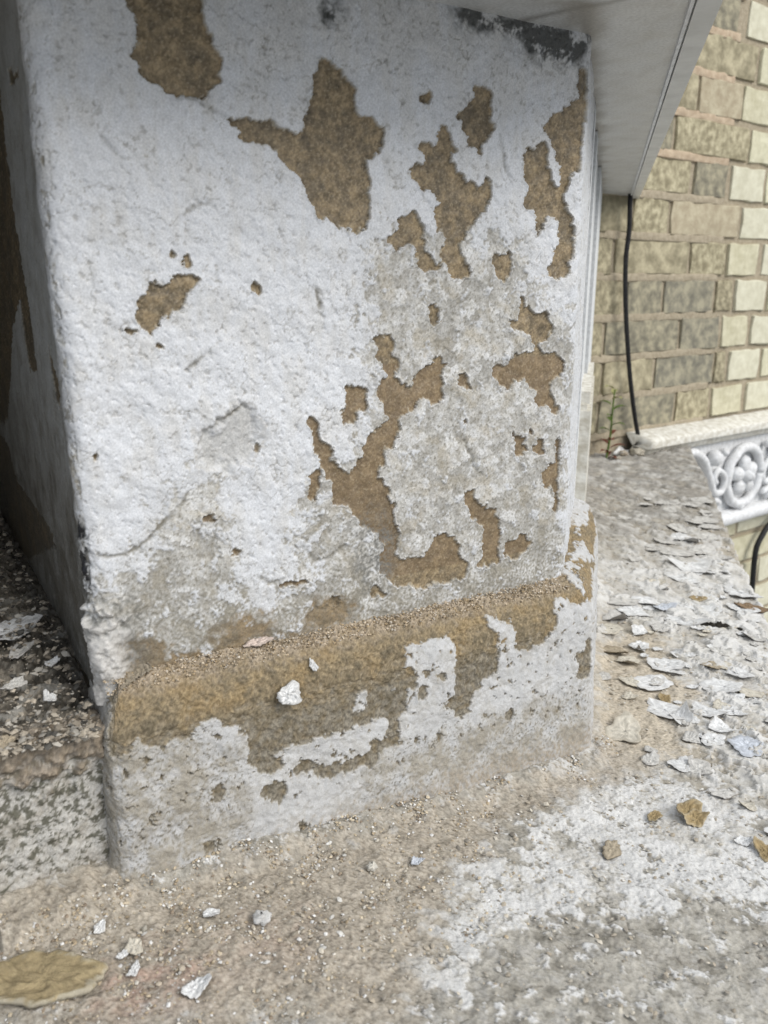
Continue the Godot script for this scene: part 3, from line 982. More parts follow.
# A flake of old paint or render: an uneven outline, a broken rim, curled up at one side.
func flake_mesh(a: float, b: float, thick: float, curl: float, s: int, top: Color, rimc: Color, fine := 1) -> ArrayMesh:
	var n := noise(s, 0.9, 2)
	n.fractal_gain = 0.4
	var around := 36 * fine
	var rings := 7 * fine
	var bumps := noise(s + 7, 0.24, 4)
	var turn := n.get_noise_2d(77.0, s) * PI
	# the outline is broken along a handful of nearly straight cracks
	var crack_rng := RandomNumberGenerator.new()
	crack_rng.seed = s * 31 + 5
	var cracks := crack_rng.randi_range(4, 7) if fine == 1 else 9
	var way := PackedFloat32Array()
	var off := PackedFloat32Array()
	for k in cracks:
		way.append(TAU * (k + crack_rng.randf_range(-0.3, 0.3)) / cracks)
		off.append(crack_rng.randf_range(0.62, 1.0) if fine == 1 else crack_rng.randf_range(0.8, 0.98))
	var pos := PackedVector3Array()
	var col := PackedColorArray()
	for j in rings * 2 + 2:
		var lower := j > rings
		var f := float(j) / rings if not lower else float(rings * 2 + 1 - j) / rings
		for i in around + 1:
			var ang := TAU * (i % around) / around
			var r := 1.25
			for k in cracks:
				var away := cos(ang - way[k])
				if away > 0.2:
					r = minf(r, off[k] / away)
			r = (r + 0.12 * n.get_noise_2d(cos(ang) * 0.9, sin(ang) * 0.9) + (0.13 if fine == 1 else 0.10) * bumps.get_noise_2d(cos(ang) + 5.0, sin(ang))) * f
			var x := cos(ang) * r
			var z := sin(ang) * r
			var q := x * cos(turn) + z * sin(turn)
			var y := curl * (q * q * 0.8 + q * 0.28) + n.get_noise_2d(x * 2.4 + 3.0, z * 2.4) * thick * (0.9 if fine == 1 else 0.45) + bumps.get_noise_2d(x, z) * thick * (0.5 if fine == 1 else 0.28)
			y += -thick if lower else thick * (0.0 if f < 1.0 else -0.35)
			pos.append(Vector3(x * a, y, z * b))
			var g := 1.0 + 0.3 * bumps.get_noise_2d(x * 0.6 + 11.0, z * 0.6) + 0.5 * bumps.get_noise_2d(x * 4.0 * fine, z * 4.0 * fine)
			var c := (top * g).lerp(rimc, sstep(0.72 if fine == 1 else 0.88, 1.0, f + 0.25 * bumps.get_noise_2d(x, z + 9.0)) * 0.8) if not lower else rimc * 0.8
			col.append(Color(c.r, c.g, c.b))
	return grid_mesh(around + 1, rings * 2 + 2, pos, col, PackedByteArray(), true)


# A lump of crumbled mortar: a closed, knobbly stone resting on y = 0.
func lump_mesh(r: float, s: int, tone: Color, squash := 0.7) -> ArrayMesh:
	var n := noise(s, 0.8, 3)
	n.fractal_gain = 0.6
	var pos := PackedVector3Array()
	var col := PackedColorArray()
	for j in 12:
		var phi := PI * j / 11.0
		for i in 19:
			var a := TAU * (i % 18) / 18.0
			var d := Vector3(cos(a) * sin(phi), cos(phi), sin(a) * sin(phi))
			var k := 0.85 + 0.6 * n.get_noise_3dv(d * 1.1 + Vector3.ONE * s)
			pos.append(Vector3(d.x * r * k, (d.y * k + 0.55) * r * squash, d.z * r * k))
			var c := tone * (1.0 + 0.4 * n.get_noise_3dv(d * 4.0))
			col.append(Color(c.r, c.g, c.b))
	return grid_mesh(19, 12, pos, col)


# A tiny chip, for the crumbs nobody could count.
func chip_mesh(s: int, flat: float) -> ArrayMesh:
	rng.seed = s
	var st := SurfaceTool.new()
	st.begin(Mesh.PRIMITIVE_TRIANGLES)
	st.set_smooth_group(-1)
	var ring: Array[Vector3] = []
	for k in 6:
		var a := TAU * k / 6.0 + rng.randf_range(-0.35, 0.35)
		ring.append(Vector3(cos(a) * rng.randf_range(0.6, 1.1), rng.randf_range(-0.3, 0.3) * flat, sin(a) * rng.randf_range(0.5, 1.0)))
	var up := Vector3(rng.randf_range(-0.2, 0.2), flat, rng.randf_range(-0.2, 0.2))
	var down := Vector3(0, -flat, 0)
	for k in 6:
		var a := ring[k]
		var b := ring[(k + 1) % 6]
		for v in [up, a, b, down, b, a]:
			st.add_vertex(v)
	st.generate_normals()
	return st.commit()


func crumbs(called: String, label: String, mesh: Mesh, mat: Material, places: Array, tones: Array, smallest: float, largest: float, s: int) -> void:
	rng.seed = s
	var mm := MultiMesh.new()
	mm.transform_format = MultiMesh.TRANSFORM_3D
	mm.use_colors = true
	mm.mesh = mesh
	mm.instance_count = places.size()
	for k in places.size():
		var size := lerpf(smallest, largest, pow(rng.randf(), 3.2))
		var bs := Basis.from_euler(Vector3(rng.randf_range(-0.5, 0.5), rng.randf() * TAU, rng.randf_range(-0.5, 0.5))).scaled(Vector3(1, 1, 1) * size)
		var p: Vector3 = places[k]
		mm.set_instance_transform(k, Transform3D(bs, p + Vector3(0, size * 0.12, 0)))
		var c: Color = tones[rng.randi() % tones.size()]
		c = c * rng.randf_range(0.75, 1.2)
		mm.set_instance_color(k, Color(c.r, c.g, c.b))
	var o := MultiMeshInstance3D.new()
	o.name = numbered(called)
	o.multimesh = mm
	o.material_override = mat
	o.set_meta("kind", "stuff")
	tag(o, label, "debris")
	add_child(o, true)


# ---------------------------------------------------------------- build

func _ready() -> void:
	# camera
	var cam := Camera3D.new()
	cam.name = "camera"
	add_child(cam)
	var fwd := Vector3(0.4893, -0.2656, -0.8307)
	var up := Vector3(0.1303, 0.9641, -0.2315)
	var right := fwd.cross(up).normalized()
	cam.transform = Transform3D(Basis(right, right.cross(fwd).normalized(), -fwd.normalized()), Vector3(-0.0747, 0.318, 0.4044))
	var lens := CameraAttributesPhysical.new()
	lens.frustum_focal_length = 29.05
	lens.frustum_focus_distance = 0.58
	lens.exposure_aperture = 13.0
	cam.attributes = lens
	cam.fov = rad_to_deg(2.0 * atan(512.0 / 850.0))
	cam.near = 0.02
	cam.far = 400.0
	cam.current = true
	# sky, sun, exposure: a bright overcast day
	var env := Environment.new()
	env.background_mode = Environment.BG_SKY
	var sky_mat := ProceduralSkyMaterial.new()
	sky_mat.sky_top_color = Color(0.90, 0.94, 1.0)
	sky_mat.sky_horizon_color = Color(0.64, 0.67, 0.71)
	sky_mat.sky_curve = 0.5
	sky_mat.sky_energy_multiplier = 0.92
	sky_mat.ground_bottom_color = Color(0.3, 0.3, 0.29)
	sky_mat.ground_horizon_color = Color(0.5, 0.5, 0.5)
	var sky := Sky.new()
	sky.sky_material = sky_mat
	env.sky = sky
	env.tonemap_mode = Environment.TONE_MAPPER_LINEAR
	env.tonemap_exposure = 1.98
	env.sdfgi_enabled = true
	env.ssao_enabled = true
	env.ssil_enabled = true
	var around := WorldEnvironment.new()
	around.name = "world_environment"
	around.environment = env
	add_child(around)
	var sun := DirectionalLight3D.new()
	sun.name = "sun"
	sun.light_energy = 0.45
	sun.light_color = Color(1.0, 0.99, 0.975)
	sun.light_angular_distance = 36.0
	sun.shadow_enabled = true
	add_child(sun)
	sun.look_at_from_position(Vector3(0.6, 1.2, 1.3), Vector3.ZERO)

	# shared textures and materials
	grain = tone_texture(3, 0.05, Color(0.87, 0.87, 0.87), Color(1, 1, 1))
	relief = height_texture(5, 0.045)
	var coat := weathered(0.55, 0.010, 26.0, 0.45)
	var coat_gloss := weathered(0.35, 0.008, 14.0, 0.5)
	var grit := tone_texture(4, 0.11, Color(0.78, 0.77, 0.75), Color(1, 1, 1), 3)
	var gritty := weathered(0.95, 0.022, 30.0, 0.2, grit)
	var stony := weathered(0.9, 0.016, 28.0, 0.25, tone_texture(6, 0.10, Color(0.80, 0.795, 0.785), Color(1, 1, 1), 3))
	var chips := StandardMaterial3D.new()
	chips.vertex_color_use_as_albedo = true
	chips.roughness = 0.95
	chips.metallic_specular = 0.2
	var white_paint := plain(Color(0.60, 0.60, 0.59), Color(0.76, 0.76, 0.755), 81, 5.0, 0.6, 0.02)
	var frame_paint := plain(Color(0.55, 0.56, 0.56), Color(0.76, 0.775, 0.79), 80, 9.0, 0.6, 0.03, 0.03)
	var sill_paint := plain(Color(0.52, 0.525, 0.515), Color(0.62, 0.625, 0.615), 82, 4.0, 0.32, 0.012, 0.01)
	var cream_paint := plain(Color(0.44, 0.41, 0.34), Color(0.76, 0.75, 0.70), 83, 6.0, 0.6, 0.05)
	var frieze_paint := plain(Color(0.54, 0.54, 0.535), Color(0.76, 0.77, 0.785), 84, 8.0, 0.5, 0.03)
	var mortar_dull := plain(Color(0.29, 0.245, 0.175), Color(0.41, 0.355, 0.265), 85, 9.0, 0.95, 0.1)
	var mortar_warm := plain(Color(0.38, 0.29, 0.205), Color(0.52, 0.425, 0.31), 86, 9.0, 0.95, 0.08, 0.012)

	# setting: the street far below, the building behind and above
	var street := put("street", prism(PackedVector2Array([Vector2(-60, -60), Vector2(60, -60), Vector2(60, 60), Vector2(-60, 60)]), -4.6, -4.5), plain(Color(0.2, 0.2, 0.195), Color(0.3, 0.3, 0.29), 87, 0.5, 0.95, 0.0))
	street.set_meta("kind", "structure")
	tag(street, "grey street paving far below the ledge", "street")
	var ledge := put("ledge", ledge_mesh(), gritty)
	ledge.set_meta("kind", "structure")
	tag(ledge, "flaking grey and white stone ledge strewn with paint scales", "ledge")
	var body := put("ledge_core", prism(offset_outline(0.19, -0.9), -0.34, -0.062), mortar_dull)
	body.name = "bay_wall"
	body.set_meta("kind", "structure")
	tag(body, "masonry of the lower bay under the ledge", "wall")
	var upper := put("upper_bay_wall", prism(offset_outline(-0.06, -1.2), 0.535, 3.2), white_paint)
	upper.set_meta("kind", "structure")
	tag(upper, "painted wall of the bay rising above the sill", "wall")

	build_wall(mortar_dull, mortar_warm)
	build_frieze(frieze_paint, cream_paint)

	# the pier
	var pier := thing("bay_pier", "thick white painted masonry pier with peeling patches showing brown stone", "pier")
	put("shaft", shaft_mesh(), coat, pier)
	put("plinth", plinth_mesh(), stony, pier).set_meta("label", "moulded plinth with bare ochre lip and flaking white face")
	var core := put("core", prism(PackedVector2Array([Vector2(0.012, -0.4), Vector2(0.012, -0.03), Vector2(0.306, -0.03), Vector2(0.44, -0.167), Vector2(0.44, -0.4)]), -0.03, 0.457), white_paint, pier)
	core.name = "inner_masonry"

	# the recess on the left of the pier
	var rec := thing("recess_block", "low crumbling block in the dark recess beside the pier", "stone block")
	put("rough_top", recess_mesh(), gritty, rec)
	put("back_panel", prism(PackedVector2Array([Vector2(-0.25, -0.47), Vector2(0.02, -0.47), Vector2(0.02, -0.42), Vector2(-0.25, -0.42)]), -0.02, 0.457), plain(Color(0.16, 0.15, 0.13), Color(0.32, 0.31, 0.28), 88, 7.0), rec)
	var shade_pier := thing("shading_pier", "unseen white pier added beyond the recess to shade it", "pier")  # added out of view, only to keep light off the pier's left face
	put("shaft", prism(PackedVector2Array([Vector2(-0.6, -0.5), Vector2(-0.235, -0.5), Vector2(-0.235, -0.02), Vector2(-0.241, -0.014), Vector2(-0.6, -0.014)]), 0.105, 0.457), white_paint, shade_pier)
	put("plinth", prism(PackedVector2Array([Vector2(-0.61, -0.5), Vector2(-0.234, -0.5), Vector2(-0.234, -0.002), Vector2(-0.24, 0.004), Vector2(-0.61, 0.004)]), -0.03, 0.115), cream_paint, shade_pier)

	# the sill over it: a soffit with a raised drip lip along its outer edge
	var sill := thing("window_sill", "grey white painted sill jutting over the pier with a drip edge", "sill")
	put("soffit", soffit_mesh(), coat_gloss, sill)
	put("edge_bead", prism(edge_strip(0.0515, 0.0535), 0.4553, 0.4585), white_paint, sill)
	put("drip_edge", lip_prism(), sill_paint, sill)
	put("top_slab", prism(offset_outline(0.067, -1.2, 0.1125, 1.36), 0.473, 0.535), sill_paint, sill)

	build_window(frame_paint, cream_paint)
	build_cables()
	build_weed()
	scatter(chips, gritty)


func offset_outline(e: float, left: float, front := -9.0, far := 1.3) -> PackedVector2Array:
	# the bay's plan, e metres outside the pier's faces
	var c := Vector2(0.316 + e * 0.4194, -0.02 + e)
	var w := Vector2(CD.x, CD.z)
	if front > -8.0:                        # another overhang over the front face
		c -= w * (front - e) / 0.7133
	var end := c + w * far
	return PackedVector2Array([Vector2(left, c.y), c, end, Vector2(end.x - 0.2, end.y - 0.2), Vector2(left, -1.0)])


func soffit_mesh() -> ArrayMesh:
	# seen from below: a fine sheet between the walls and the drip lip, slightly uneven
	var n := noise(91, 0.07, 3)
	var na := 420
	var nb := 70
	var pos := PackedVector3Array()
	var col := PackedColorArray()
	for j in nb:
		var f := pow(float(j) / (nb - 1), 1.6)
		var e := lerpf(0.056, -0.5, f)
		var c := Vector3(0.316 + e * 0.4194, 0, -0.02 + e) - CD * (lerpf(0.1015, -0.5, f) - e) / 0.7133
		for i in na:
			var t := lerpf(-1.1, 1.35, float(i) / (na - 1))
			var p := c + (Vector3(t, 0, 0) if t < 0.0 else CD * t)
			p.y = 0.458 + n.get_noise_2d(p.x, p.z) * 0.0012
			pos.append(p)
			# grime: blotches, a dark seam at the mitre, dust where the soffit meets the pier
			var st := n.get_noise_2d(p.x * 1.7 + 4.0, p.z * 1.7)
			var tint := Color(0.64, 0.645, 0.635) * (0.98 + 0.10 * st + 0.04 * n.get_noise_2d(p.x * 9.0, p.z * 9.0))
			tint = tint.lerp(Color(0.36, 0.33, 0.27), clampf(sstep(0.05, 0.4, n.get_noise_2d(p.x * 3.1, p.z * 3.1 + 7.0)) * 0.2, 0.0, 1.0))
			if absf(t) < 0.004:
				tint = tint.lerp(Color(0.2, 0.19, 0.17), 0.7)
			tint = tint.lerp(Color(0.30, 0.27, 0.22), sstep(0.012, 0.001, absf(e) + 0.01 * st) * 0.7)
			col.append(Color(tint.r, tint.g, tint.b))
	return grid_mesh(na, nb, pos, col)


func edge_strip(e0: float, e1: float) -> PackedVector2Array:
	var a := offset_outline(e0, -1.2, e0 + 0.0455, 1.35)
	var b := offset_outline(e1, -1.2, e1 + 0.0455, 1.352)
	return PackedVector2Array([a[0], b[0], b[1], b[2], a[2], a[1]])


func lip_prism() -> ArrayMesh:
	return prism(edge_strip(0.0545, 0.067), 0.4545, 0.4725)


func build_window(paint: Material, cream: Material) -> void:
	# beyond the pier the canted side holds a painted window frame, then a low moulded base
	var f := thing("window_frame", "narrow white painted window frame on the bay's canted side", "window frame")
	var runs := [[0.205, 0.245, 0.0015], [0.25, 0.34, -0.002], [0.346, 0.40, 0.002], [0.407, 0.62, 0.0], [0.628, 1.12, 0.0042]]
	for r in runs:
		var a: Vector3 = CORNER + CD * r[0] + CN * r[2]
		var b: Vector3 = CORNER + CD * r[1] + CN * r[2]
		var back := CN * -0.05
		put("frame_strip", prism(PackedVector2Array([Vector2(a.x, a.z), Vector2(b.x, b.z), Vector2(b.x + back.x, b.z + back.z), Vector2(a.x + back.x, a.z + back.z)]), -0.02, 0.457), paint, f)
	var base := thing("pilaster_base", "low off white block at the foot of the canted side behind the pier", "stone block")
	for k in 3:
		var e: float = [0.0135, 0.009, 0.0115][k]
		var y0: float = [-0.03, 0.172, 0.179][k]
		var y1: float = [0.172, 0.179, 0.193][k]
		var a := CORNER + CD * (0.42 + 0.004 * k) + CN * e
		var b := CORNER + CD * 0.80 + CN * e
		put(["block", "neck", "cap"][k], prism(PackedVector2Array([Vector2(a.x, a.z), Vector2(b.x, b.z), Vector2(b.x - 0.05 * CN.x, b.z - 0.05 * CN.z), Vector2(a.x - 0.05 * CN.x, a.z - 0.05 * CN.z)]), y0, y1), cream, base)


func wall_point(u: float, y: float, out := 0.0) -> Vector3:
	return WALL_AT + WD * u + WN * out + Vector3(0, y, 0)


func build_wall(dull: Material, warm: Material) -> void:
	var wall := thing("brick_wall", "yellow stock brick wall, grey and stained near the bay", "wall", WALL_AT, atan2(WN.x, WN.z))
	var back := put("mortar_backing", prism(PackedVector2Array([Vector2(-0.6, -0.3), Vector2(2.4, -0.3), Vector2(2.4, -0.0055), Vector2(-0.6, -0.0055)]), -4.5, 3.4), dull, wall)
	back.name = "mortar"
	# tones of brick: pale yellow, tan stained grey, dark grey, red
	var clean: Array[Material] = [
		plain(Color(0.50, 0.475, 0.34), Color(0.64, 0.615, 0.46), 101, 7.0, 0.9, 0.05, 0.009), plain(Color(0.46, 0.43, 0.30), Color(0.60, 0.57, 0.425), 102, 7.0, 0.9, 0.05, 0.009),
		plain(Color(0.53, 0.505, 0.385), Color(0.65, 0.63, 0.50), 103, 6.0, 0.9, 0.05, 0.009)]
	var stained: Array[Material] = [
		plain(Color(0.22, 0.193, 0.125), Color(0.52, 0.47, 0.325), 104, 7.0, 0.95, 0.07, 0.012), plain(Color(0.19, 0.168, 0.112), Color(0.47, 0.42, 0.29), 105, 7.0, 0.95, 0.07, 0.012),
		plain(Color(0.22, 0.195, 0.13), Color(0.47, 0.42, 0.29), 106, 6.0, 0.95, 0.06, 0.008)]
	var dark: Array[Material] = [
		plain(Color(0.15, 0.14, 0.108), Color(0.38, 0.345, 0.245), 107, 7.0, 0.9, 0.05, 0.008), plain(Color(0.155, 0.147, 0.118), Color(0.36, 0.33, 0.24), 108, 6.0, 0.9, 0.05, 0.009)]
	var pinkish := plain(Color(0.34, 0.285, 0.2), Color(0.48, 0.43, 0.31), 109, 7.0, 0.95, 0.06, 0.009)
	var red := plain(Color(0.22, 0.07, 0.035), Color(0.34, 0.12, 0.06), 110, 9.0, 0.9, 0.1)
	# the courses the photograph shows: [first, last, tone] along the wall, in millimetres; c clean, s stained, d dark, p pinkish, r red
	var seen := {
		11: [[-20, 215, "s"], [229, 322, "r"], [336, 440, "c"]],
		10: [[125, 245, "d"], [282, 417, "c"], [431, 540, "c"]],
		9: [[-20, 96, "s"], [107, 318, "s"], [335, 471, "c"], [484, 590, "c"]],
		8: [[67, 140, "s"], [150, 283, "p"], [293, 492, "c"], [506, 600, "c"]],
		7: [[-40, 24, "d"], [36, 78, "d"], [90, 320, "p"], [333, 514, "c"], [528, 620, "c"]],
		6: [[-150, -36, "s"], [-24, 140, "s"], [159, 260, "d"], [279, 393, "c"], [407, 534, "c"], [548, 650, "c"]],
		5: [[-140, -26, "s"], [-12, 86, "s"], [97, 313, "p"], [331, 513, "c"], [527, 640, "c"]],
		4: [[-149, -66, "s"], [-54, 160, "s"], [171, 281, "p"], [296, 402, "c"], [426, 574, "c"], [588, 690, "c"]],
		3: [[-142, -31, "s"], [-10, 87, "d"], [99, 254, "d"], [268, 322, "s"], [337, 447, "c"], [464, 596, "c"]],
		2: [[-150, -77, "s"], [-66, 146, "d"], [161, 286, "d"], [305, 394, "c"], [412, 573, "c"], [587, 690, "c"]],
		1: [[-150, -75, "s"], [-62, 79, "s"], [91, 281, "d"], [291, 326, "s"], [342, 452, "c"], [471, 635, "c"]],
		0: [[-170, -80, "s"], [-68, 154, "d"], [168, 278, "s"], [293, 399, "c"], [421, 608, "c"]],
		-4: [[120, 325, "c"], [338, 440, "c"], [453, 655, "c"]],
		-5: [[180, 385, "c"], [398, 600, "c"], [613, 715, "c"]],
		-6: [[240, 340, "c"], [354, 556, "c"], [570, 672, "c"]],
		-7: [[180, 385, "c"], [399, 499, "c"], [513, 715, "c"]],
	}
	var k := 0
	for course in seen:
		var y: float = 0.0845 + 0.0711 * course - 0.012
		for r in seen[course]:
			k += 1
			var w: float = (r[1] - r[0]) * 0.001 + 0.002
			var h := 0.0602 + 0.0015 * sin(k * 1.7)
			var tones: Array = {"c": clean, "s": stained, "d": dark, "p": [pinkish, stained[0]], "r": [red]}[r[2]]
			var b := put("brick", lump_box(w, h, 0.09, 200 + k, 0.0020, 0.0030, 4), tones[k % tones.size()], wall)
			b.position = Vector3((r[0] + r[1]) * 0.0005, y, -0.046 + 0.0007 * sin(k * 2.3))
	# the same bond carried on past the photograph's edge, with shared shapes
	var shapes: Array[ArrayMesh] = []
	for q in 6:
		shapes.append(lump_box(0.203 if q < 3 else 0.100, 0.0606, 0.09, 700 + q, 0.0020, 0.0030, 4))
	var courses: Array = seen.keys() + [12, 13, 14, -8, -9]
	for course in courses:
		var y: float = 0.0845 + 0.0711 * course - 0.012
		var u: float = seen[course][-1][1] * 0.001 + 0.013 if seen.has(course) else (0.02 if course > 0 else 0.19) + 0.05 * (course % 2)
		while u < 1.25:
			k += 1
			var long := k % 3 != 1
			var w := 0.203 if long else 0.100
			var b := put("brick", shapes[(k % 3) + (0 if long else 3)], clean[k % 3], wall)
			b.position = Vector3(u + w / 2, y, -0.046 + 0.0007 * sin(k * 2.3))
			u += w + 0.013
	# broad smeared pointing along the beds of the stained part
	for course in range(-1, 11):
		var y: float = 0.0845 + 0.0711 * course + 0.0235
		var bed := put("mortar_bed", lump_box(0.43, 0.0155, 0.03, 400 + course, 0.0022, 0.0018, 22), warm if course > 5 else dull, wall)
		bed.position = Vector3(0.048 + 0.007 * sin(course * 2.1) - 0.004 * (course - 5) * 0.3, y, -0.0158)


func build_frieze(paint: Material, cream: Material) -> void:
	var fr := thing("ornamental_frieze", "white painted frieze with wreath and scrolls under a cream moulding", "frieze", WALL_AT + WN * 0.02, atan2(WN.x, WN.z))
	var top := put("top_moulding", moulding([Vector2(-0.02, 0.037), Vector2(0.014, 0.033), Vector2(0.032, 0.028), Vector2(0.035, 0.025), Vector2(0.035, 0.013), Vector2(0.033, 0.011), Vector2(0.027, 0.010), Vector2(0.025, 0.007), Vector2(0.022, -0.001), Vector2(0.016, -0.005), Vector2(-0.02, -0.007)], 1.5, 121), cream, fr)
	top.position.x = 0.012
	var panel := put("panel", lump_box(1.5, 0.20, 0.03, 122, 0.004, 0.001), paint, fr)
	panel.position = Vector3(0.7, -0.10, -0.008)
	var rail := put("bottom_rail", moulding([Vector2(-0.02, -0.158), Vector2(0.012, -0.160), Vector2(0.028, -0.166), Vector2(0.032, -0.175), Vector2(0.030, -0.186), Vector2(0.020, -0.193), Vector2(-0.02, -0.197)], 1.5, 123), paint, fr)
	rail.position.x = -0.05
	var mid := Vector3(0.376, -0.088, 0.018)
	for rep in 2:
		var at := mid + Vector3(0.37 * rep, 0, 0)
		var ring := PackedVector3Array()
		for i in 41:
			var a := TAU * i / 40.0
			ring.append(Vector3(cos(a) * 0.0625, sin(a) * 0.0625, 0.004 * sin(a * 9.0) * 0.3))
		var w := put("wreath", tube(ring, 0.0105, 0.0105, 12), paint, fr)
		w.position = at
		for p in 5:
			var a := TAU * p / 5.0 + 0.4
			var petal := put("petal", boss(0.0195, 0.0165, 0.013, 130 + p), paint, w)
			petal.position = Vector3(cos(a), sin(a), 0) * 0.026
			petal.rotation.z = a
		var heart := put("rosette_heart", boss(0.0135, 0.0135, 0.024, 140), paint, w)
		heart.position = Vector3(0, 0, 0.004)
		for side in [-1.0, 1.0]:
			var pts: Array = []
			for q in [[0.236, 0.070], [0.197, 0.073], [0.158, 0.053], [0.135, 0.020], [0.120, -0.004], [0.108, -0.022], [0.083, -0.024], [0.074, -0.004], [0.082, 0.014], [0.104, 0.024], [0.114, 0.010], [0.105, -0.003]]:
				pts.append(Vector3(side * q[0], q[1], 0.002))
			var sc := put("scroll", tube(spline(pts, 48), 0.0095, 0.0062, 10), paint, fr)
			sc.position = at
			var ball := put("berry", boss(0.0165, 0.0175, 0.018, 150), paint, fr)
			ball.position = at + Vector3(side * 0.117, 0.052, 0)
			var ball2 := put("berry", boss(0.009, 0.009, 0.011, 151), paint, fr)
			ball2.position = at + Vector3(side * 0.083, 0.060, 0)
			for l in 3:
				var leaf := put("leaf", boss(0.018, 0.0075, 0.010, 152 + l), paint, fr)
				leaf.position = at + Vector3(side * (0.094 + 0.014 * l), -0.044 - 0.006 * l, 0)
				leaf.rotation.z = side * (0.5 + 0.7 * l)
		var foot := put("leaf", boss(0.012, 0.008, 0.01, 156), paint, fr)
		foot.position = at + Vector3(0, -0.068, 0.0)


func build_cables() -> void:
	var rubber := plain(Color(0.012, 0.012, 0.013), Color(0.03, 0.03, 0.03), 161, 12.0, 0.5, 0.0)
	var pts: Array = []
	for q in [[-0.052, 0.48], [-0.053, 0.455], [-0.049, 0.40], [-0.052, 0.35], [-0.044, 0.282], [-0.030, 0.212], [-0.012, 0.14], [0.013, 0.063], [0.038, 0.006], [0.05, -0.004]]:
		pts.append(wall_point(q[0], q[1], 0.018))
	var c := put("cable", tube(spline(pts, 60), 0.0042, 0.0040, 8), rubber)
	tag(c, "long thin black cable hanging down the stained bricks behind the pier", "cable")
	pts = []
	for q in [[0.62, -0.205], [0.549, -0.231], [0.522, -0.253], [0.503, -0.278], [0.501, -0.319], [0.506, -0.382], [0.51, -0.5], [0.51, -0.7]]:
		pts.append(wall_point(q[0], q[1], 0.02))
	var d := put("cable", tube(spline(pts, 40), 0.0065, 0.0065, 8), rubber)
	tag(d, "short bent black cable on the yellow bricks below the frieze", "cable")


func build_weed() -> void:
	var leaf_mats: Array[Material] = [plain(Color(0.05, 0.09, 0.02), Color(0.14, 0.19, 0.05), 171, 30.0, 0.7, 0.0), plain(Color(0.10, 0.03, 0.02), Color(0.20, 0.08, 0.05), 172, 30.0, 0.7, 0.0), plain(Color(0.24, 0.24, 0.1), Color(0.34, 0.33, 0.16), 173, 30.0, 0.7, 0.0)]
	var w := thing("weed", "small green and reddish weed growing in the corner by the brick wall", "plant", Vector3(1.052, -0.006, -0.708))
	rng.seed = 17
	var stem := put("stem", tube(spline([Vector3.ZERO, Vector3(0.004, 0.05, 0.003), Vector3(0.002, 0.10, 0.006), Vector3(0.006, 0.135, 0.004)], 12), 0.0022, 0.0012, 6, Vector3(0.3, 0, 1)), leaf_mats[0], w)
	stem.position.y = -0.002
	for k in 16:
		var h := 0.006 + 0.128 * pow(float(k) / 15.0, 1.2)
		var a := k * 2.4
		var len := rng.randf_range(0.018, 0.034)
		var pos := PackedVector3Array()
		var col := PackedColorArray()
		for j in 7:
			var t := j / 6.0
			var half := 0.0052 * sin(PI * pow(t, 0.8)) + 0.0004
			for i in 3:
				pos.append(Vector3((i - 1) * half, len * (0.75 * t - 0.55 * t * t) + absf(i - 1) * half * 0.35, len * t))
				col.append(Color.WHITE)
		var l := put("leaf", grid_mesh(3, 7, pos, col), leaf_mats[1 if h < 0.052 else (2 if h > 0.11 else 0)], w)
		l.position = Vector3(0.003, h, 0.003)
		l.rotation = Vector3(0, a, 0)


# ---------------------------------------------------------------- loose things on the ledge

func flake(x: float, z: float, a: float, b: float, turn: float, curl: float, tone: String, label: String, thick := 0.0008, tilt := 0.0, group := "", y := -9.0) -> MeshInstance3D:
	var tops := {"w": Color(0.70, 0.70, 0.69), "g": Color(0.57, 0.555, 0.52), "c": Color(0.60, 0.56, 0.475), "s": Color(0.33, 0.265, 0.155), "o": Color(0.33, 0.25, 0.135), "t": Color(0.42, 0.36, 0.27), "b": Color(0.58, 0.61, 0.66), "p": Color(0.62, 0.52, 0.46), "n": Color(0.27, 0.19, 0.12)}
	var rims := {"w": Color(0.62, 0.61, 0.59), "g": Color(0.47, 0.45, 0.42), "c": Color(0.5, 0.455, 0.37), "s": Color(0.47, 0.43, 0.34), "o": Color(0.45, 0.38, 0.26), "t": Color(0.3, 0.25, 0.18), "b": Color(0.45, 0.46, 0.48), "p": Color(0.5, 0.42, 0.36), "n": Color(0.18, 0.13, 0.09)}
	if x > 0.35 and x < 1.0:
		turn = -0.45 - turn
		if group == "":
			b *= 1.8
	flakes_made += 1
	var m := put("paint_flake", flake_mesh(a, b, thick, curl, 500 + flakes_made, tops[tone], rims[tone], 2 if a > 0.028 else 1), loose)
	m.position = Vector3(x, (ledge_y(x, z) + 0.0016 + thick) if y < -1.0 else y, z)
	m.rotation = Vector3(tilt, turn, tilt * 0.4)
	tag(m, label, "flake", group)
	return m


var flakes_made := 0
var loose: StandardMaterial3D


func lump(x: float, z: float, r: float, tone: Color, label: String, y := -9.0, squash := 0.7) -> void:
	flakes_made += 1
	var m := put("mortar_lump", lump_mesh(r, 900 + flakes_made, tone, squash), loose)
	m.position = Vector3(x, ledge_y(x, z) + 0.001 if y < -1.0 else y, z)
	tag(m, label, "lump")


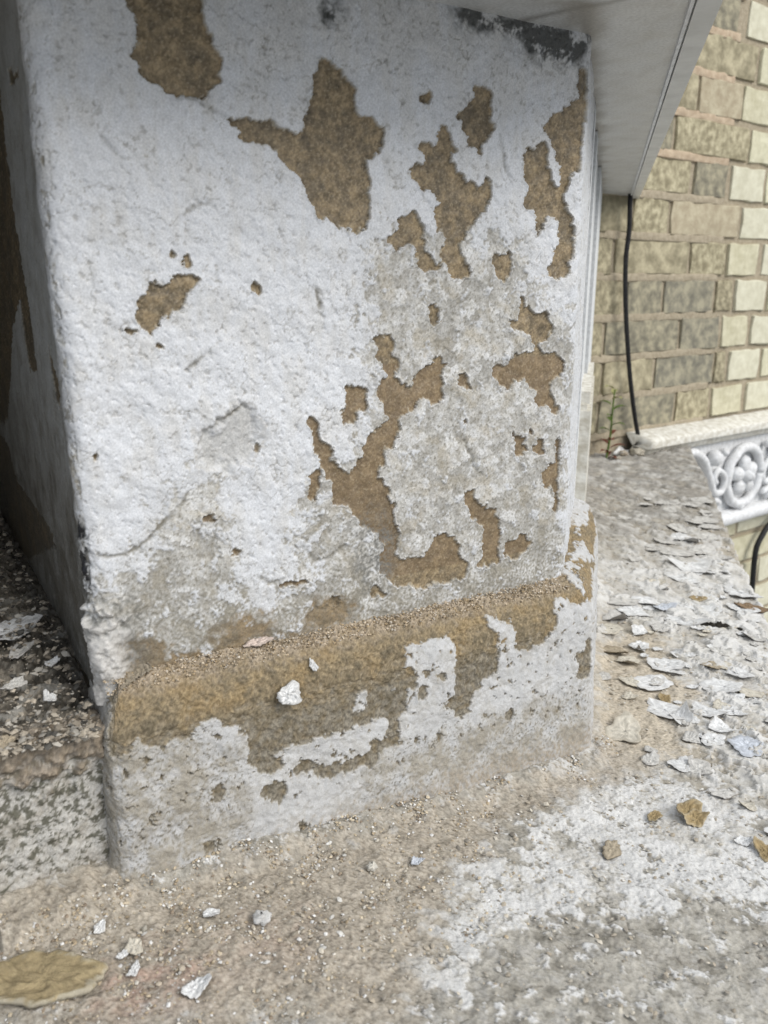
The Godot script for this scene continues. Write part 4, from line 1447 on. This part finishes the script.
func dirt_clump() -> void:
	var d := thing("dirt_clump", "black crumbly dirt caught under the lifted white sheet on the ledge", "dirt", Vector3(0.612, ledge_y(0.612, -0.108), -0.108))
	rng.seed = 31
	for k in 26:
		var along := rng.randf_range(-1.0, 1.0)
		var r0 := rng.randf_range(0.0018, 0.0052) * (1.0 - 0.5 * absf(along))
		var c := put("clod", lump_mesh(r0, 950 + k, Color(0.032, 0.029, 0.024) if k % 6 else Color(0.3, 0.29, 0.26), 0.8), loose, d)
		c.position = Vector3(0.66 * along * 0.022 + rng.randfn(0.0, 0.003), 0.0008, 0.75 * along * 0.022 + rng.randfn(0.0, 0.003))


func scatter(chips: Material, gritty: Material) -> void:
	loose = weathered(0.9, 0.03, 40.0, 0.25)
	# the larger flakes, one by one
	flake(-0.0459, 0.047, 0.029, 0.0175, -0.42, 0.002, "s", "large thick ochre slab of fallen render with a pale broken rim", 0.0026)
	flake(0.0143, 0.0851, 0.0062, 0.005, 0.6, 0.0022, "w", "clean white flake alone on the reddish patch near the front")
	lump(0.0578, 0.0578, 0.0052, Color(0.56, 0.55, 0.53), "grey white mortar lump on the grit before the plinth")
	flake(0.0365, 0.0425, 0.0058, 0.0036, -0.3, 0.002, "w", "small white flake left of the grey mortar lump")
	flake(-0.0162, 0.0258, 0.0056, 0.0030, 0.9, 0.002, "w", "narrow white flake standing askew at the plinth's left corner", 0.0008, 0.25)
	flake(-0.0041, 0.0465, 0.0072, 0.0055, 1.2, 0.0012, "c", "tan triangular flake right of the ochre slab", 0.0009, 0.12)
	flake(-0.0103, 0.0481, 0.0036, 0.0026, 0.2, 0.001, "w", "tiny white flake between ochre slab and tan flake")
	flake(-0.0077, 0.0602, 0.0046, 0.0024, 0.7, 0.0012, "w", "tiny white flake in front of the tan triangular flake")
	lump(0.1295, 0.0464, 0.0036, Color(0.62, 0.59, 0.52), "small cream lump on the grit before the middle of the plinth")
	flake(0.1571, 0.0518, 0.0052, 0.0030, 0.1, 0.0016, "b", "bluish white flake beside the sandy edge before the plinth")
	flake(0.2707, 0.0925, 0.0105, 0.0070, 0.5, 0.001, "t", "brown stony patch set into the white flaking paint")
	flake(0.3427, 0.0910, 0.0120, 0.0095, 0.9, 0.004, "o", "largest curled ochre flake on the right of the ledge", 0.0012, 0.16)
	flake(0.3410, 0.0975, 0.0085, 0.0062, 0.3, 0.003, "o", "ochre flake overlapping the near side of the largest one", 0.001, 0.22)
	flake(0.3220, 0.0804, 0.0068, 0.0046, 0.5, 0.002, "o", "small ochre flake just left of the two big ones", 0.0009, 0.1)
	flake(0.3489, 0.1274, 0.0058, 0.0036, -0.4, 0.0026, "w", "white flake near the right end of the front of the ledge", 0.0009, 0.14)
	flake(0.3508, 0.1394, 0.0060, 0.0050, 0.2, 0.003, "o", "ochre flake in front of the white one near the right end", 0.001, 0.2)
	flake(0.4456, 0.0561, 0.0125, 0.0080, 0.3, 0.0012, "b", "broad bluish white flake lying flat near the ledge's outer side")
	flake(0.4365, 0.0012, 0.0085, 0.0068, 0.2, 0.008, "w", "white flake curled up over a dark hollow on the ledge", 0.0008, 0.100)
	flake(0.5077, -0.0744, 0.0215, 0.0085, 0.75, 0.005, "w", "longest white strip of paint lifting from the sandy ledge", 0.001, 0.040)
	flake(0.5132, -0.1146, 0.0098, 0.0070, 0.4, 0.003, "w", "white flake just behind the longest white strip", 0.0009, 0.050)
	flake(0.4867, -0.1167, 0.0150, 0.0055, 0.75, 0.006, "t", "tan flake with a lifted edge close to the plinth's far side", 0.001, 0.080)
	flake(0.4794, -0.0971, 0.0115, 0.0048, 0.7, 0.005, "c", "cream flake in front of the tan one with lifted edge", 0.0009, 0.070)
	flake(0.3837, -0.0061, 0.0160, 0.0110, 0.6, 0.004, "c", "wide buff flake lifting beside the plinth's right corner", 0.001, 0.1)
	flake(0.4534, -0.0292, 0.0062, 0.0050, 0.2, 0.002, "o", "small round tan flake between the buff flake and the white strip", 0.0009)
	flake(0.5974, -0.1324, 0.0250, 0.0062, 0.55, 0.006, "w", "white sheet of paint lifted beside the black dirt", 0.001, 0.060)
	dirt_clump()
	flake(0.6061, -0.1678, 0.0090, 0.0080, 0.9, 0.006, "b", "bluish white flake standing up behind the lifted white sheet", 0.0009, 0.150)
	flake(0.6565, -0.1658, 0.0085, 0.0055, 0.3, 0.002, "o", "ochre chip alone on the grey white scales", 0.0016)
	flake(0.6515, -0.2190, 0.0110, 0.0060, 0.8, 0.004, "c", "cream flake with a dark edge on the far grey part", 0.001, 0.060)
	flake(0.7136, -0.1552, 0.0260, 0.0085, 0.95, 0.003, "w", "long white sheet close to the ledge's outer edge", 0.001, 0.025)
	flake(0.6858, -0.1201, 0.0190, 0.0050, 0.85, 0.003, "n", "brown bark like flake at the ledge's outer edge", 0.0014, 0.040)
	flake(0.5151, -0.0186, 0.0165, 0.0085, 0.8, 0.004, "w", "white flake with a dark gap under it near the outer side", 0.0009, 0.060)
	flake(0.5476, -0.0285, 0.0140, 0.0075, 0.7, 0.003, "w", "white flake behind the one with a dark gap", 0.0009, 0.040)
	flake(0.4637, 0.0039, 0.0170, 0.0060, 0.7, 0.004, "w", "narrow white flake behind the curled one over the hollow", 0.0009, 0.050)
	flake(0.7982, -0.3062, 0.0200, 0.0060, 0.7, 0.006, "w", "pale flake over a black gap on the far dark grey ledge", 0.001, 0.070)
	flake(0.5388, -0.1714, 0.0130, 0.0050, 0.6, 0.008, "g", "thin grey flake with raised edges near the plinth's cant side", 0.0008, 0.090)
	flake(0.4202, 0.0250, 0.0070, 0.0048, 0.4, 0.003, "g", "grey flake between the curled and the bluish flakes", 0.0008, 0.050)
	flake(0.5668, -0.0652, 0.0140, 0.0070, 0.8, 0.004, "g", "grey white flake right of the longest white strip", 0.0009, 0.050)
	flake(0.3723, 0.0296, 0.0080, 0.0055, 0.4, 0.003, "g", "pale grey flake on the sand by the plinth's right foot", 0.0008, 0.1)
	flake(0.5376, -0.0504, 0.0095, 0.0055, 0.7, 0.004, "t", "tan flake between two white sheets near the outer side", 0.0009, 0.060)
	flake(0.5042, 0.0000, 0.0110, 0.0065, 0.9, 0.003, "w", "white flake near the right edge, behind the bluish flat one", 0.0009, 0.050)
	flake(0.4671, -0.0525, 0.0080, 0.0050, 0.5, 0.003, "g", "grey flake in the sand in front of the longest strip", 0.0008, 0.050)
	flake(0.3933, 0.0568, 0.0100, 0.0060, 0.6, 0.003, "g", "grey flake halfway between buff flake and ochre flakes", 0.0009, 0.1)
	flake(0.4281, -0.0438, 0.0075, 0.0042, 0.5, 0.002, "c", "cream flake on the sand right beside the plinth", 0.0008, 0.050)
	flake(0.7854, -0.2411, 0.0170, 0.0070, 0.9, 0.004, "g", "grey flake near the far outer edge of the ledge", 0.001, 0.050)
	# pieces that came to rest on the plinth and in the recess
	flake(0.0994, 0.003, 0.0078, 0.0066, 0.3, 0.002, "w", "thick white paint chunk stuck on the plinth's rounded lip", 0.0018, 0.9, "", 0.0915)
	flake(0.0900, -0.0165, 0.0095, 0.0040, 0.1, 0.0015, "p", "pinkish white chip on the plinth's top against the pier", 0.0012, 0.15, "", 0.1185)
	flake(0.1173, -0.001, 0.0026, 0.0042, 0.3, 0.001, "w", "small white sliver right of the white chunk on the lip", 0.001, 0.7, "", 0.1035)
	flake(-0.0280, -0.115, 0.0200, 0.0130, 0.4, 0.004, "w", "dusty white flake on the rubble in the dark recess", 0.0012, 0.1, "", 0.114)
	flake(-0.0250, -0.088, 0.0120, 0.0060, 0.9, 0.003, "g", "grey flake in front of the white one in the recess", 0.001, 0.1, "", 0.1115)
	flake(1.105, -0.722, 0.0220, 0.0130, 0.3, 0.008, "w", "white scrap lying where the ledge meets the brick wall", 0.002, 0.1)
	# loose flakes on the block in the recess
	flake(-0.052, -0.030, 0.0070, 0.0045, 0.6, 0.002, "w", "small white flake near the crumbling front lip of the recess block", 0.0009, 0.15, "", 0.102)
	flake(-0.020, -0.036, 0.0050, 0.0036, 1.4, 0.002, "w", "bright white flake close to the pier's haunch in the recess", 0.0009, 0.2, "", 0.1035)
	flake(-0.034, -0.055, 0.0085, 0.0050, 0.2, 0.002, "g", "grey flake in the middle of the recess rubble", 0.001, 0.1, "", 0.1065)
	flake(-0.070, -0.065, 0.0110, 0.0070, 0.9, 0.003, "c", "cream flake at the left of the recess rubble", 0.001, 0.1, "", 0.1075)
	flake(-0.012, -0.070, 0.0050, 0.0030, 0.5, 0.002, "w", "narrow white flake beside the black foot of the pier's side", 0.0009, 0.3, "", 0.108)
	flake(-0.060, -0.160, 0.0180, 0.0100, 0.3, 0.003, "g", "large dusty grey flake at the back of the recess", 0.0012, 0.05, "", 0.1135)
	flake(-0.045, -0.010, 0.0060, 0.0040, 0.8, 0.002, "t", "tan crust flake hanging over the lip of the recess block", 0.0012, 0.4, "", 0.0975)
	lump(1.128, -0.704, 0.0150, Color(0.50, 0.46, 0.38), "pale mortar rubble at the blunt end of the cream moulding", -9.0, 0.6)
	lump(1.100, -0.712, 0.0095, Color(0.42, 0.36, 0.28), "smaller tan mortar lump beside the rubble at the moulding's end", -9.0, 0.6)
	lump(1.062, -0.690, 0.0080, Color(0.38, 0.34, 0.28), "brownish mortar lump at the foot of the weed", -9.0, 0.5)
	# the scales that cover the outer part of the ledge, lying over one another
	rng.seed = 777
	var scale_no := 0
	while scale_no < 120:
		var sx := rng.randf_range(0.36, 0.98)
		var sz := rng.randf_range(-0.48, 0.16)
		var sd := Vector3(sx - 0.316, 0, sz + 0.02).dot(CN)
		if sd > 0.19 or sd < 0.036 or (sd < 0.085 and rng.randf() < 0.75):
			continue
		if sz < -0.22 and rng.randf() < 0.6:
			continue
		scale_no += 1
		var far_off := sstep(0.0, -0.4, sz)
		var size := (0.0036 + 0.0078 * pow(rng.randf(), 2.0)) * (1.0 + 0.8 * far_off)
		var tone: String = "wwwwgcgw"[rng.randi() % 8] if far_off < 0.7 else "gg"[rng.randi() % 2]
		var pick := rng.randi() % 3
		flake(sx, sz, size * rng.randf_range(1.0, 1.6), size * rng.randf_range(0.8, 1.35), rng.randf() * TAU, rng.randf_range(0.0004, 0.0016) + 0.005 * pow(rng.randf(), 5.0), tone,
			"thin %s paint scale lying on the %s %s part of the ledge" % [{"w": "white", "g": "grey", "c": "cream", "t": "tan"}[tone], "near" if sz > -0.03 else ("middle" if sz > -0.2 else "far"), "outer" if sd > 0.13 else ("inner" if sd < 0.085 else "central")], 0.0006, rng.randf_range(-0.03, 0.06), "paint scales covering the outer ledge")
	# crumbs: sand and chips in the angle of the plinth, on its top, on the ledge and in the recess
	rng.seed = 4242
	var n := noise(301, 0.03, 3)
	var foot: Array = []
	while foot.size() < 11000:
		var x := rng.randf_range(-0.09, 0.36)
		var z := -0.01 + 0.135 * pow(rng.randf(), 2.4)
		if rng.randf() < 0.55 + n.get_noise_2d(x, z) * 1.6 - 0.7 * sstep(0.12, 0.3, x):
			foot.append(Vector3(x, ledge_y(x, z) + (0.0075 * sstep(0.022, 0.002, z - 0.002)), z))
	crumbs("mortar_crumbs", "pale grit and crumbs gathered along the foot of the plinth", chip_mesh(1, 0.55), chips, foot, [Color(0.55, 0.52, 0.46), Color(0.42, 0.35, 0.25), Color(0.36, 0.29, 0.2), Color(0.5, 0.43, 0.32), Color(0.25, 0.2, 0.15), Color(0.62, 0.61, 0.59)], 0.0003, 0.0016, 5)
	var wide: Array = []
	while wide.size() < 8000:
		var x := rng.randf_range(-0.08, 0.95)
		var z := rng.randf_range(-0.5, 0.26)
		var d := Vector3(x - 0.316, 0, z + 0.02).dot(CN)
		if d < 0.2 and (z > 0.004 or (x > 0.33 and d > 0.03)) and rng.randf() < 0.5 + n.get_noise_2d(x, z) * 1.3:
			wide.append(Vector3(x, ledge_y(x, z) + 0.0008, z))
	crumbs("paint_chips", "tiny chips of white and tan paint strewn over the ledge", chip_mesh(2, 0.3), chips, wide, [Color(0.5, 0.485, 0.45), Color(0.42, 0.39, 0.33), Color(0.38, 0.33, 0.26), Color(0.25, 0.225, 0.19), Color(0.34, 0.3, 0.24), Color(0.46, 0.42, 0.35)], 0.0003, 0.0024, 6)
	var onlip: Array = []
	while onlip.size() < 5000:
		var x := rng.randf_range(0.004, 0.335)
		var back := rng.randf()
		var z := -0.008 - 0.016 * back
		var y := 0.1090 + 0.0085 * pow(back, 0.6)
		onlip.append(Vector3(x, y + rng.randf_range(0.0, 0.0012), z))
	crumbs("sandy_crumbs", "sandy crumbs lying on the plinth's top against the pier", chip_mesh(3, 0.6), chips, onlip, [Color(0.46, 0.375, 0.27), Color(0.38, 0.29, 0.18), Color(0.55, 0.47, 0.36), Color(0.27, 0.21, 0.14), Color(0.5, 0.45, 0.38)], 0.00025, 0.0012, 7)
	var inner: Array = []
	while inner.size() < 5200:
		var x := rng.randf_range(-0.16, -0.002)
		var back := pow(rng.randf(), 2.2)
		var z := -0.002 - 0.40 * back
		inner.append(Vector3(x, 0.0925 + 0.02 * sstep(0.0, 0.12, -z) + rng.randf_range(0.0, 0.005), z))
	crumbs("recess_rubble", "dirty rubble and pale chips on the block in the recess", chip_mesh(4, 0.45), chips, inner, [Color(0.40, 0.375, 0.33), Color(0.36, 0.32, 0.26), Color(0.24, 0.21, 0.17), Color(0.42, 0.37, 0.3), Color(0.1, 0.095, 0.085)], 0.0006, 0.0034, 8)
